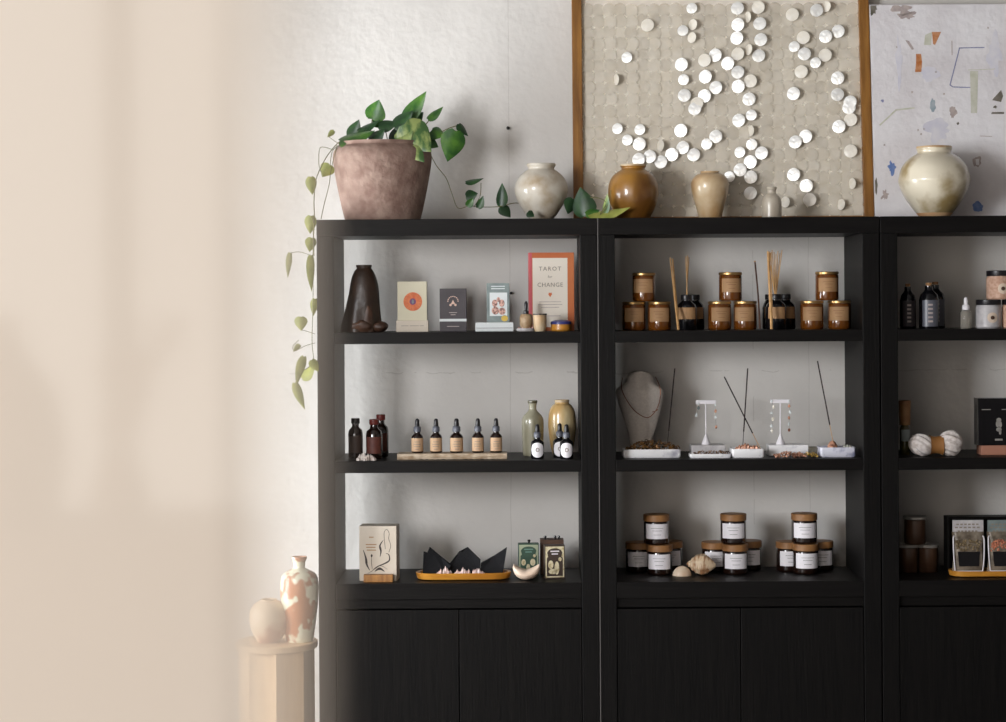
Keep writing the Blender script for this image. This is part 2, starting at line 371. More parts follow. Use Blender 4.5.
for i in range(7):
    a = rb.uniform(-.16, .16); hh = rb.uniform(.28, .42); bm = bmesh.new()
    tube(bm, catmull([(0, 0, .15), (a*.4, 0, .15+hh*.4), (a, rb.uniform(-.05, .05), .1+hh)], 5), .004, 6)
    for k in range(6):
        u = .3+.12*k; x, z = a*u*u+rb.uniform(-.02, .02), .15+(hh-.05)*u; blob(bm, (x+rb.choice((-1, 1))*.02, 0, z), .022, i*7+k, .3, 1, (1, .3, .6))
    link_obj('branch', bm, M_counter, t, True)
# the cream lacquered wall end the photograph looks past, out of focus
bm = bmesh.new(); PY = -CD+0.5
EX = (294-VX)/F*0.5
prof = [(EX-0.004, PY), (EX, PY+0.004), (EX-0.006, PY+0.05), (EX-0.010, PY+0.054), (RX0, PY+0.054), (RX0, PY)]
lo = [bm.verts.new((x, y, 0)) for x, y in prof]; hi = [bm.verts.new((x, y, RZ)) for x, y in prof]
bm.faces.new(lo[::-1]); bm.faces.new(hi)
for i in range(6): bm.faces.new((lo[i], lo[(i+1) % 6], hi[(i+1) % 6], hi[i]))
structure(link_obj('wall_partition', bm, M_lacq))

# ------------------------------------------------------------------ bookcases
ZT, ZU = 1.900, 1.847
SH = [(1.501, 1.538), (1.088, 1.1256), (0.682, 0.7336)]
S1, S2, S3 = SH[0][1], SH[1][1], SH[2][1]
D = 0.35; PT = 0.0545
BX = [(-0.666, 0.2315), (0.2340, 1.1350), (1.1385, 2.0400)]
names = ['leftmost black wooden bookcase with the trailing plant on top and two doors below',
         'middle black wooden bookcase holding candles, diffusers and a necklace bust',
         'rightmost black wooden bookcase cut off by the right edge, under the large round jar']
for (x0, x1), lb in zip(BX, names):
    t = thing('bookcase', lb, 'bookcase', (x0, 0, 0), group='black bookcases along the wall')
    w = x1-x0
    link_obj('top_board', B(0, w, 0, D, ZU, ZT, 0.0015), M_blackh, t)
    for a in (0, w-PT): link_obj('side_panel', B(a, a+PT, 0.0008, D, 0.0, ZU-0.0002, 0.002), M_black, t)
    for z0, z1 in SH: link_obj('shelf', B(PT+0.0005, w-PT-0.0005, 0.003, D-0.002, z0, z1, 0.0015), M_blackh, t)
    link_obj('rail', B(PT+0.0005, w-PT-0.0005, 0.016, 0.04, 0.651, 0.6815, 0.001), M_blackh, t)
    link_obj('back_panel', B(PT+0.0005, w-PT-0.0005, D-0.02, D-0.004, 0.062, 0.681, 0.001), M_black, t)
    link_obj('plinth_board', B(PT+0.0005, w-PT-0.0005, 0.02, D-0.022, 0.0, 0.06, 0.001), M_blackh, t)
    if x0 == BX[1][0]: link_obj('highlight_strip', B(-0.0012, 0.0016, -0.0006, 0.004, 0.0, ZT-0.0003), M_edge, t, label='pale strip painting the seam highlight')  # thin strip whose colour stands in for light catching the seam
    mid = w/2
    for a, b in ((PT+0.002, mid-0.0012), (mid+0.0012, w-PT-0.002)):
        link_obj('door', B(a, b, 0.004, 0.024, 0.064, 0.6475, 0.0018), M_black, t)
# nails on the plaster wall
def nail(px, py, label, r=0.006):
    x, z = XZ(px, py, WY-0.01); bm = bmesh.new(); lathe(bm, [(0, 0.014), (r*0.8, 0.0125), (r, 0.009), (r, 0.006), (r*0.4, 0.005), (r*0.4, -0.004), (0, -0.004)], 14)
    for v in bm.verts: v.co = Vector((v.co.x, -v.co.z, v.co.y))
    o = link_obj('wall_nail', bm, M_nail, smooth=True); o.location = (x, WY-0.002, z); tag(o, label, 'nail')
nail(508, 128, 'small dark nail in the plaster wall between the potted plant and the framed shells')
nail(511, 293, 'small dark nail in the wall beside the picture deck, left of the pink book', 0.005)

# ------------------------------------------------------------------ generic vessel
def vessel(name, label, cat, px, depth, zb, pytop, prof, m, rim=None, foot=None, group=None, hollow=True, segs=44):
    """prof: (radius px, height fraction)"""
    s = sc(depth); x, zt = XZ(px, pytop, depth); x0, _ = XZ(px, VY+(CZ-zb)/s, depth); H = zt-zb
    sm = catmull([(r*s, h*H) for r, h in prof], 5)
    sm = [(max(r, 0.0005), z) for r, z in sm]
    t = thing(name, label, cat, ((x+x0)/2, depth, zb), group=group)
    foot_n = rim_n = None
    body = [(0, 0)]+sm
    r_t, z_t = sm[-1]
    if hollow: body += [(r_t-0.003, z_t), (r_t-0.004, z_t-0.006), (r_t-0.005, z_t-0.02), (sm[len(sm)*2//3][0]*0.8, z_t*0.7), (0, z_t*0.65)]
    else: body += [(0, z_t)]
    bm = bmesh.new(); lathe(bm, body, segs); link_obj('body', bm, m, t, True)
    if rim:
        rm, rr, rh = rim
        bm = bmesh.new(); q = rr*s; lathe(bm, [(q-0.004, H-rh), (q, H-rh), (q+0.001, H-rh*0.4), (q, H+0.0015), (q-0.004, H+0.0015), (q-0.0045, H-rh)], segs)
        link_obj('rim', bm, rm, t, True)
    if foot:
        fm, f1 = foot
        k = [p for p in sm if p[1] <= f1*H]
        bm = bmesh.new(); lathe(bm, [(p[0]+0.0009, p[1]) for p in k]+[(k[-1][0]-0.002, k[-1][1]+0.001)], segs); link_obj('foot', bm, fm, t, True)
    return t
# row on top
def on_top(*a, **k): return vessel(*a, **k)
pot = on_top('potted_pothos', 'trailing green pothos in a big terracotta pot on the leftmost bookcase', 'potted plant', 382.5, 0.17, ZT, 143,
             [(37, 0), (38.5, 0.06), (42, 0.25), (46, 0.5), (48.8, 0.72), (49.3, 0.84), (47.5, 0.91), (43.5, 0.955), (43.2, 0.975), (44.5, 1.0)], M_terra, segs=56)
pot.children[0].name = 'pot'
bm = bmesh.new(); s_ = sc(0.17)
lathe(bm, [(0, 0.205), (0.06, 0.21), (0.10, 0.206), (0.132, 0.203), (0.13, 0.19), (0, 0.19)], 30); link_obj('soil', bm, M_soil, pot, True)
on_top('round_jar', 'white glazed round jar with a narrow collar, right of the potted plant', 'jar', 541.3, 0.15, ZT, 163.7,
       [(11, 0), (12, 0.03), (17, 0.14), (23.5, 0.33), (26.6, 0.5), (26.2, 0.62), (22.5, 0.76), (16.5, 0.86), (13.4, 0.895), (13.2, 0.93), (14.6, 0.965), (14.2, 1.0)], M_white_glaze)
on_top('round_jar', 'amber brown glazed round jar in front of the framed shells', 'jar', 633.3, 0.15, ZT, 164.9,
       [(15, 0), (16, 0.03), (20, 0.16), (24, 0.34), (25.2, 0.5), (24.2, 0.66), (20.5, 0.8), (14.5, 0.89), (12.2, 0.92), (12, 0.945), (13, 0.97), (12.6, 1.0)], M_ochre_glaze, rim=(M_rim, 12.9, 0.006))
on_top('shouldered_jar', 'beige glazed shouldered jar with a narrow foot, in front of the framed shells', 'jar', 710, 0.15, ZT, 171.5,
       [(11, 0), (11.5, 0.04), (14, 0.25), (17.2, 0.48), (18.9, 0.68), (18, 0.82), (14.2, 0.92), (9.6, 0.965), (9.3, 0.985), (9.6, 1.0)], M_beige_glaze)
on_top('stoneware_bottle', 'tiny pale stoneware bottle with a short neck, beside the beige jar', 'bottle', 771.7, 0.12, ZT, 187,
       [(9.2, 0), (9.8, 0.05), (9.9, 0.3), (9.8, 0.52), (8.5, 0.66), (5.6, 0.76), (4.4, 0.8), (4.3, 0.9), (5.2, 0.94), (4.9, 1.0)], M_grey_glaze)
on_top('moon_jar', 'large cream and olive mottled round jar in front of the abstract painting', 'jar', 934.3, 0.13, ZT, 147,
       [(14, 0), (15.5, 0.03), (22, 0.14), (30.5, 0.32), (35, 0.48), (35.3, 0.56), (32, 0.72), (25, 0.84), (18, 0.9), (16.7, 0.92), (16.9, 0.95), (17.6, 0.97), (17.2, 1.0)],
       M_moon, foot=(M_moonbase, 0.07), rim=(M_rim, 17.3, 0.008), segs=56)

# ------------------------------------------------------------------ pothos leaves and vines (children of the potted plant)
off = Vector(pot.location)
def leaf_mesh(bm, b, tip, w, twist=0.3, curl=0.12, cup=0.15):
    L = tip-b; ln = L.length; Ld = L.normalized()
    Y = Vector((0, 1, 0)); W0 = Ld.cross(Y)
    if W0.length < 1e-4: W0 = Vector((1, 0, 0))
    W0.normalize(); N0 = W0.cross(Ld)
    Wd = W0*math.cos(twist)+N0*math.sin(twist); N = Wd.cross(Ld)
    prof = [(0.0, 0.0), (-0.05, 0.34), (0.02, 0.66), (0.14, 0.9), (0.28, 1.0), (0.44, 0.93), (0.6, 0.74), (0.76, 0.47), (0.9, 0.2), (1.0, 0.0)]
    rows = []
    for i, (u, ww) in enumerate(prof):
        uc = 0.03 if i == 0 else max(u, 0.03); row = []
        for k in (-1, -0.55, 0, 0.55, 1):
            uu = uc+(u-uc)*abs(k)
            p = b+Ld*(uu*ln)+Wd*(k*ww*w/2)+N*(abs(k)**1.5*ww*cup*w+curl*ln*(uu*uu)*-1)
            row.append(bm.verts.new(p))
        rows.append(row)
    for A, Bq in zip(rows, rows[1:]):
        for k in range(4):
            f = bm.faces.new((A[k], A[k+1], Bq[k+1], Bq[k]))
    bmesh.ops.remove_doubles(bm, verts=bm.verts[:], dist=1e-5)
def leaf(x0, y0, x1, y1, w, d, m, twist=0.3, d1=None, curl=0.12):
    bm = bmesh.new(); b = pt(x0, y0, d)-off; tp = pt(x1, y1, d if d1 is None else d1)-off
    leaf_mesh(bm, b, tp, w*sc(d)/max(0.25, math.cos(twist)), twist, curl)
    bmesh.ops.solidify(bm, geom=bm.faces[:], thickness=0.0007)
    return link_obj('leaf', bm, m, pot, True)
def vine(pts, r=0.0016, name='vine'):
    P = catmull([tuple(pt(x, y, d)-off) for x, y, d in pts], 6)
    bm = bmesh.new(); tube(bm, P, r, 7); return link_obj(name, bm, M_stem, pot, True)
G, GD, GV, GY = M_leaf, M_leafd, M_leafv, M_leafy
LV = [(372, 119, 380, 100, 22, .16, G, .25), (404, 118, 428, 93, 17, .14, G, .5), (350, 137, 360, 120, 15, .15, GD, .3),
      (358, 131, 381, 122, 9, .13, GD, .8), (379, 126, 399, 124, 13, .12, GD, .5), (405, 124, 431, 153, 34, .08, GV, .2), (428, 119, 444, 108, 9, .15, G, .6),
      (456, 131, 447, 162, 25, .1, G, .15), (459, 124, 467, 137, 8, .12, GD, .8), (340, 141, 376, 134, 16, .09, G, .8), (370, 141, 386, 130, 14, .1, GD, .5),
      (412, 147, 424, 163, 14, .06, GV, .3), (394, 126, 414, 112, 17, .11, GD, .5), (432, 130, 444, 137, 15, .13, G, .6), (392, 142, 405, 122, 16, .15, GD, .4),
      (396, 140, 414, 132, 20, .08, GV, .5), (382, 120, 372, 126, 14, .2, G, .6), (412, 120, 424, 113, 14, .2, GD, .4), (427, 140, 438, 148, 12, .12, G, .5),
      # hanging on the left, haze and backlight put into their pale colour
      (330, 165, 322, 177, 15, .12, GY, .2), (311, 177, 312, 195, 11, .1, GY, .3), (311, 216, 310, 234, 12, .04, GY, .2), (334, 131, 327, 137, 5, .13, GY, .6),
      (312, 238, 309, 252, 11, .02, GY, .4), (311, 256, 310, 292, 8, .0, GY, .5), (290, 253, 287, 278, 6, .04, GY, .4), (315, 299, 313, 316, 8, .06, GY, .3),
      (301, 317, 301, 331, 13, .04, GY, .2), (304, 357, 295, 385, 9, .03, GY, .5), (295, 383, 304, 410, 9, .03, GY, .4), (302, 378, 316, 366, 12, .05, GY, .5), (300, 345, 293, 351, 5, .05, GY, .7),
      (312, 360, 318, 372, 9, -.02, GY, .5),
      # trailing right
      (466, 182, 484, 180, 6, .2, GD, .9), (466, 196, 478, 194, 13, .2, GD, .4), (478, 208, 484, 196, 8, .17, GD, .4),
      (501, 206, 503, 183, 12, .2, GD, .3), (502, 206, 510, 218, 12, .2, GD, .4), (467, 206, 474, 198, 8, .18, G, .4),
      (585, 216, 581, 187, 24, .1, GD, .3), (573, 199, 567, 214, 14, .12, GD, .4), (590, 217, 631, 211, 11, .055, GY, .8), (604, 214, 609, 194, 7, .06, GV, .7), (586, 214, 600, 211, 10, .08, G, .7),
      (528, 212, 534, 217, 8, .05, GD, .4)]
for a in LV: leaf(*a)
vine([(372, 143, .17), (371, 128, .17), (373, 116, .16)]); vine([(400, 143, .17), (401, 126, .16), (405, 116, .14)])
vine([(388, 143, .17), (385, 130, .15), (380, 126, .12)]); vine([(420, 143, .17), (424, 128, .16), (430, 119, .15)])
vine([(415, 143, .17), (436, 136, .14), (455, 131, .1)]); vine([(425, 142, .17), (445, 130, .14), (459, 125, .12)])
vine([(352, 143, .15), (341, 141, .12), (330, 152, .1), (322, 165, .09), (316, 180, .08), (314, 200, .06), (314.5, 217, .03)])
vine([(345, 143, .12), (333, 150, .1), (330, 167, .1)], .0013); vine([(345, 146, .12), (336, 142, .12), (328, 136, .12)], .0011)
vine([(334, 150, .1), (322, 147, .1), (319, 152, .1), (319, 165, .09), (321, 172, .09)], .0012)
vine([(337, 145, .1), (331, 170, .09), (329, 185, .07), (324, 205, .05), (321, 219, .03)], .0012)
vine([(311, 216, .03), (314, 225, .0), (313.5, 240, -.02), (314, 256, -.02)], .0014)
vine([(314.5, 217, .03), (313.2, 240, .02), (313, 300, .03), (312, 340, .05), (313, 362, .05), (304, 370, .04)], .0013)
vine([(313, 256, .02), (300, 252, .04), (291, 253, .04)], .0011); vine([(315, 334, .05), (306, 331, .05), (301, 330, .04)], .0011)
vine([(315, 343, .05), (305, 346, .05), (295, 351, .05), (293, 346, .05), (299, 340, .05)], .0011)
vine([(427, 147, .14), (436, 165, .15), (446, 178, .18), (452, 194, .2), (458, 208, .2), (469, 206, .2), (478, 207, .19)], .0013)
vine([(478, 207, .19), (492, 207, .2), (503, 206, .2), (516, 203, .22), (540, 206, .25), (566, 203, .22), (574, 200, .13), (586, 198, .11), (598, 198, .07), (606, 203, .06), (600, 214, .055)], .0014)
vine([(474, 207, .19), (480, 196, .19), (481, 183, .2)], .0013); vine([(600, 215, .055), (608, 205, .055), (611, 190, .055)], .0013)

# ------------------------------------------------------------------ framed shells
LEAN = math.asin(0.085/0.78)
def lean_root(name, label, cat, px, base_y):
    x, _ = XZ(px, 214, base_y)
    t = thing(name, label, cat, (x, base_y, ZT)); t.rotation_euler = (-LEAN, 0, 0); return t
fr = lean_root('framed_shell_panel', 'wood-framed panel of round translucent shells leaning on the wall', 'framed artwork', 724, 0.275)
FW, FH, FB = 1.006, 0.80, 0.033
h = FW/2
for nm, bb in (('frame_stile', (-h, -h+FB, 0, 0.03, 0, FH)), ('frame_stile', (h-FB, h, 0, 0.03, 0, FH)), ('frame_rail', (-h+FB, h-FB, 0, 0.03, 0, 0.016)), ('frame_rail', (-h+FB, h-FB, 0, 0.03, FH-FB, FH))):
    link_obj(nm, B(*bb, bev=0.0015), M_frame, fr)
link_obj('backing', B(-h+FB-0.002, h-FB+0.002, 0.022, 0.028, 0.012, FH-FB+0.004), M_backing, fr)
BRIGHT = [(692,7.5,9,1),(693,24,10,2),(647.6,24.6,14,2),(683,30,9,1),(692,37,10,2),(627,56.7,8,1),(681.6,63.8,14,1),(715.5,54.4,13,1),(704.7,59.6,12,2),(683.8,79,7,1),
 (705.5,76,11,1),(716,87,14,1),(704.7,95.4,11,1),(684.6,94.7,12,1),(616.4,79,6,2),(697,103,11,2),(737.6,7.5,13,1),(758.5,6.7,14,2),(738,24,12,1),(760,23,11,1),(737,37.3,13,1),
 (761,39,11,1),(748,16.4,7,2),(748.8,49,8,2),(738,53.4,12,2),(759,55,14,1),(728,62.6,12,1),(738,71.6,12,1),(750.6,80.5,14,2),(738.6,85.7,11,1),(749.4,98.4,13,1),(792.6,14,14,2),
 (817,9.7,13,1),(826.6,6,10,2),(838.5,30.6,11,1),(826,35.8,13,1),(803.5,37,13,2),(794.5,46,9,1),(804.7,53.4,13,1),(816,62,10,1),(825.6,54.4,11,2),(801.6,71,12,2),(793.8,93,13,1),
 (838,77.5,13,1),(837.8,94,13,1),(850.5,101.4,12,1),(617.5,128,8,1),(627.5,139.5,9,1),(640,129,7,1),(639.4,143.5,11,1),(638.8,159,11,1),(649.8,156,13,1),(661,161.4,13,1),(672,154,13,1),
 (683,147,12,1),(681,130,11,1),(693.8,154.3,14,1),(707,143.5,8,1),(716,136,14,1),(660.7,145,8,2),(695,108,11,1),(739,119.7,12,1),(751.6,114.5,7,1),(751,130,7,2),(752,144,7,1),
 (740,151.7,10,1),(761.7,152.5,12,1),(750.6,161.4,13,1),(740.4,169.3,11,1),(751,176.6,14,1),(750.6,192.7,14,1),(729.7,176.3,10,1),(806,135.6,12,1),(795.7,141.3,11,1),(839.3,126,13,1),
 (851,119,12,2),(851,150.5,13,2),(794,174,15,1),(806.8,185.3,13,1),(810,199.4,13,2),(852.7,183,7,2),(785.6,201.7,10,2),(841.5,204,8,2),(849.4,107,11,1)]
def leaned(px, py, dy):
    """local x,z on the leaning panel for a photo point: intersect the ray with the plane y_local = dy"""
    a, b = unroll(px, py); d = Vector((a/F, 1, -b/F)); o = Vector((0, -CD, CZ))
    MI = (Matrix.Translation(fr.location) @ Matrix.Rotation(-LEAN, 4, 'X')).inverted()
    o2 = MI @ o; d2 = MI.to_3x3() @ d; t = (dy-o2.y)/d2.y; p = o2+d2*t
    return p.x, p.z
def disc(bm, x, y, z, r, tz, tx, th=0.0006):
    Mx = Matrix.Translation((x, y, z)) @ Matrix.Rotation(tz, 4, 'Z') @ Matrix.Rotation(tx, 4, 'X') @ Matrix.Rotation(PI/2, 4, 'X')
    n = 22; top = []; bot = []
    for i in range(n):
        a = 2*PI*i/n; top.append(bm.verts.new(Mx @ Vector((r*math.cos(a), r*math.sin(a), th)))); bot.append(bm.verts.new(Mx @ Vector((r*math.cos(a), r*math.sin(a), -th))))
    c1 = bm.verts.new(Mx @ Vector((0, 0, th+0.0018))); c2 = bm.verts.new(Mx @ Vector((0, 0, -th)))
    for i in range(n):
        j = (i+1) % n
        bm.faces.new((c1, top[i], top[j])); bm.faces.new((c2, bot[j], bot[i])); bm.faces.new((top[i], bot[i], bot[j], top[j]))
occupied = []
rnd = random.Random(3)
for px, py, w, k in BRIGHT:
    x, z = leaned(px, py, -0.004); occupied.append((x, z)); r = 0.0222 if w >= 11 else 0.0185
    tz = -0.30-rnd.uniform(-.07, .07) if k == 1 or w >= 11 else -math.acos(min(1, max(0.3, w/14.0))); bm = bmesh.new()
    disc(bm, 0, 0, 0, r, tz, rnd.uniform(-0.05, 0.09), 0.0003)
    o = link_obj('shell_disc', bm, None, fr, True, mats=[M_pearl if k == 1 else M_pearl2]); o.location = (x, -0.004-rnd.random()*0.003+0.010, z)
bm = bmesh.new(); cols = 25; px_step = (FW-2*FB)/cols
for c in range(cols):
    x = -h+FB+px_step*(c+0.5)
    for r_ in range(20):
        z = 0.035+0.0385*r_+rnd.uniform(-.004, .004)
        if z > FH-FB-0.02: continue
        disc(bm, x+rnd.uniform(-.002, .002), 0.017+0.002*(c % 2)-0.001*(r_ % 2), z, 0.0235, rnd.uniform(-0.2, 0.1), rnd.uniform(-0.04, 0.04), 0.0002)
o = link_obj('shell_layer', bm, M_capiz, fr, True); o['kind'] = 'stuff'

# ------------------------------------------------------------------ abstract painting
pa = lean_root('abstract_painting', 'large white abstract painting with rust, blue and lilac marks, leaning on the wall', 'painting', 875, 0.275)
p0, zt0 = 0.0, 0.0
PWd, PH = 0.80, (XZ(930, 4, 0.35)[1]-ZT)/math.cos(LEAN)
link_obj('canvas', B(0.0, PWd, 0, 0.022, 0, PH, 0.002), M_canvas, pa)
bm = bmesh.new(); box(bm, 0.004, PWd-0.004, 0.0221, 0.034, 0.004, PH-0.004); link_obj('stretcher', bm, M_oakblock, pa)
def canv(px, py):
    a, b = unroll(px, py); d = Vector((a/F, 1, -b/F)); o = Vector((0, -CD, CZ))
    MI = (Matrix.Translation(pa.location) @ Matrix.Rotation(-LEAN, 4, 'X')).inverted()
    o2 = MI @ o; d2 = MI.to_3x3() @ d; t = (0-o2.y)/d2.y; p = o2+d2*t
    return p.x, p.z
def mark(pts, m, nm='paint_mark', lab=None, y=-0.0001):
    bm = bmesh.new(); q = [canv(*p) for p in pts]
    q = [(min(max(x, 0.003), PWd-0.003), min(max(z, 0.003), PH-0.003)) for x, z in q]
    poly(bm, q, 0.0005, y); link_obj(nm, bm, m, pa, label=lab)
def line(pts, wpx, m, nm='painted_line', lab=None):
    bm = bmesh.new()
    P = [canv(*p) for p in pts]; w = wpx*sc(.3)/2
    for (x0, z0), (x1, z1) in zip(P, P[1:]):
        d = Vector((x1-x0, z1-z0)); n = Vector((-d.y, d.x)).normalized()*w; e = d.normalized()*w*0.6
        poly(bm, [(x0-e.x+n.x, z0-e.y+n.y), (x1+e.x+n.x, z1+e.y+n.y), (x1+e.x-n.x, z1+e.y-n.y), (x0-e.x-n.x, z0-e.y-n.y)], 0.0005, -0.0002)
    link_obj(nm, bm, m, pa, label=lab)
def splotch(px, py, rx, ry, m, seed=0, rag=0.35, nm='paint_mark', y=-0.0001):
    q = []
    for i in range(26):
        a = 2*PI*i/26; k = 1+rag*noise.noise(Vector((math.cos(a)*1.8+seed*5, math.sin(a)*1.8, seed*2.3)))*1.8
        q.append((px+rx*k*math.cos(a), py+ry*k*math.sin(a)))
    mark(q, m, nm, y=y)
splotch(903, 10, 9, 6, M_smudge, 1, .6); splotch(907, 16, 7, 3, M_smudge, 6, .7); splotch(873, 8, 4, 6, M_umber, 2, .5); splotch(884, 3.5, 2.5, 2, M_umber, 9, .5)
splotch(994, 55, 7, 18, M_wash, 3, .5); splotch(938, 130, 12, 10, M_wash, 4, .5); splotch(930, 74, 9, 7, M_wash, 5, .6); splotch(899, 62, 3, 22, M_wash, 8, .4)
mark([(932, 32), (941, 32), (935, 45), (933, 44)], M_rust, lab='rust wedge of paint'); mark([(925, 35), (932, 32), (931, 45), (924, 45)], M_sage)
mark([(916, 54), (921, 54), (922, 62), (921.5, 72), (915, 72), (916, 63)], M_rust, lab='upright rust stroke')
mark([(905, 40), (909, 41), (914, 49), (912, 50)], M_smudge)
line([(984, 47.5), (959.5, 48), (950, 85), (953, 87), (970, 87.5)], 1.0, M_navy, lab='thin angular indigo outline')
line([(951.8, 41), (952, 55)], 0.8, M_smudge); line([(968, 70), (995, 69)], 0.7, M_sage)
mark([(970, 71), (978, 71), (977, 113), (971, 113)], M_sage)
mark([(992, 100), (1001, 90), (1003, 96), (1001, 102), (996, 101)], M_umber); mark([(992, 112), (1004, 112), (1004, 114), (991, 114)], M_umber); splotch(995, 107, 2, 1.2, M_umber, 3)
splotch(933, 106, 2.6, 6.5, M_steel, 7, .3); splotch(892, 168, 3.6, 6, M_blue, 8, .4); splotch(977.5, 207, 5, 5.5, M_blue, 9, .3); splotch(882.5, 101, 1.5, 1.5, M_navy, 1)
splotch(958, 123.5, 1.2, 1.2, M_umber, 2); splotch(953, 112, 3.5, 5, M_smudge, 5, .7); splotch(977, 162, 4, 5, M_smudge, 6, .3); mark([(975.5, 159), (979, 159), (979, 165), (976, 165)], M_canvas, y=-0.0007)
splotch(885, 195, 3, 4, M_smudge, 12, .7); splotch(876, 186, 1.5, 8, M_umber, 13, .3)
line([(880, 125), (896, 110), (914, 108)], 1.6, M_sage); line([(980, 136), (992, 136.5)], 0.6, M_smudge)
for px, py in ((918, 130), (921, 134), (924, 129), (884.5, 145), (897, 47), (988, 28), (944, 94), (912, 92), (936, 72)): splotch(px, py, 1.0, 0.9, M_smudge, px, .3)

# ------------------------------------------------------------------ small builders
def base_loc(px, zb, depth):
    s = sc(depth); return (XZ(px, VY+(CZ-zb)/s, depth)[0], depth, zb)
def size(px, depth): return px*sc(depth)
def curved_label(bm, r, z0, z1, half, segs=14):
    lathe(bm, [(r, z0), (r+0.0003, z0), (r+0.0003, z1), (r, z1)], segs, -PI/2-half, -PI/2+half)
def print_lines(bm, r, zs, half, th=0.0007):
    for z, k in zs: lathe(bm, [(r+0.0004, z-th), (r+0.0006, z-th), (r+0.0006, z+th), (r+0.0004, z+th)], 8, -PI/2-half*k, -PI/2+half*k)
# amber candle with brass lid and tan label (7.7 cm wide, 9.3 cm tall)
def make_candle(label, loc, jar_m, lid_m, lab_m, ink_m, r, H, lidh, lz0, lz1, group, half=0.95, lid_over=0.0006, waxm=None):
    t = thing('jar_candle', label, 'candle', loc, group=group)
    bm = bmesh.new(); q = r
    lathe(bm, [(0, 0), (q-0.004, 0), (q-0.0008, 0.003), (q, 0.008), (q, H-lidh-0.004), (q-0.002, H-lidh), (q-0.004, H-lidh), (q-0.0042, 0.008), (0, 0.007)], 32); link_obj('glass_jar', bm, jar_m, t, True)
    if waxm:
        bm = bmesh.new(); lathe(bm, [(0, 0.0075), (q-0.0046, 0.0085), (q-0.0046, H*0.62), (0, H*0.62)], 24); link_obj('wax', bm, waxm, t, True)
    bm = bmesh.new(); l = q+lid_over
    lathe(bm, [(0, H-lidh+0.0003), (l-0.001, H-lidh+0.0003), (l, H-lidh+0.0015), (l, H-0.002), (l-0.0015, H-0.0003), (l-0.004, H), (0, H-0.0006)], 32); link_obj('lid', bm, lid_m, t, True)
    bm = bmesh.new(); curved_label(bm, q+0.0002, lz0*H, lz1*H, half); lb = link_obj('label', bm, lab_m, t, True)
    bm = bmesh.new(); d = (lz1-lz0)*H; print_lines(bm, q+0.0002, [(lz0*H+d*.72, .5), (lz0*H+d*.55, .38), (lz0*H+d*.28, .3)], half, 0.0006)
    link_obj('print', bm, ink_m, lb, True)
    return t
M_wax = mat('tan_wax', (170, 112, 60), 0.6)
g1 = 'amber candles with tan labels'
cH, cr = 0.0945, 0.0375
cand = [(634, S1, .14, 'left end of the bottom row'), (659.5, S1, .14, None), (644, S1+cH, .14, None), (719.7, S1, .14, None), (745.3, S1, .14, None), (730.5, S1+cH, .14, None),
        (812, S1, .14, None), (839.5, S1, .14, None), (827, S1+cH, .14, None)]
cl = ['amber tan-label candle at bottom left of the leftmost trio, upper shelf, middle bookcase',
      'amber tan-label candle of the leftmost trio, directly left of the smaller reed diffuser',
      'amber tan-label candle on top of the leftmost trio, upper shelf, middle bookcase',
      'amber tan-label candle directly right of the smaller reed diffuser, bottom of the middle trio',
      'amber tan-label candle left of the brown twig, bottom of the middle trio',
      'amber tan-label candle on top of the middle trio, between the two reed diffusers',
      'amber tan-label candle directly right of the larger reed diffuser, bottom of rightmost trio',
      'amber tan-label candle at the right end of the bottom row, beside the bookcase side',
      'amber tan-label candle on top of the rightmost trio, brightest lit of its shelf']
c0 = None
for (px, z, d, _), lb in zip(cand, cl):
    loc = base_loc(px, z, d)
    if c0 is None: c0 = make_candle(lb, loc, M_amber, M_brassl, M_kraft, M_kraftd, cr, cH-0.0006, 0.0095, 0.30, 0.78, g1, waxm=M_wax)
    else: dup(c0, loc, lb, rz=random.uniform(-.25, .25))
# dark candles with wooden lids and white labels on the lower shelf of the middle bookcase
kH, kr = 0.0985, 0.0432
g2 = 'dark candles with wooden lids and white labels'
k0 = None
KL = [(656.5, S3+kH, .20, 'white-label wooden-lidded candle on top of the leftmost stack'),
      (659.7, S3, .19, 'white-label wooden-lidded candle at the front bottom of the leftmost stack'),
      (638.5, S3, .255, 'white-label wooden-lidded candle, dim, at back left of the leftmost stack'),
      (670, S3, .28, 'white-label wooden-lidded candle at back right of the leftmost stack, behind the shells'),
      (733.4, S3+kH, .20, 'white-label wooden-lidded candle on top of the middle stack'),
      (735.2, S3, .19, 'white-label wooden-lidded candle at the front bottom of the middle stack'),
      (714.5, S3, .25, 'white-label wooden-lidded candle at back left of the middle stack, beside the conch'),
      (749, S3, .28, 'white-label wooden-lidded candle at back right of the middle stack'),
      (804.3, S3+kH, .20, 'white-label wooden-lidded candle on top of the rightmost stack'),
      (805.7, S3, .19, 'white-label wooden-lidded candle at the front bottom of the rightmost stack'),
      (789, S3, .25, 'white-label wooden-lidded candle at back left of the rightmost stack'),
      (820.5, S3, .26, 'white-label wooden-lidded candle at back right of the rightmost stack')]
for px, z, d, lb in KL:
    loc = base_loc(px, z, d)
    if k0 is None: k0 = make_candle(lb, loc, M_amberd, M_woodlid, M_label, M_greyink, kr-0.0012, kH-0.0006, 0.022, 0.20, 0.70, g2, half=1.0, lid_over=0.0014)
    else: dup(k0, loc, lb, rz=random.uniform(-.12, .12))
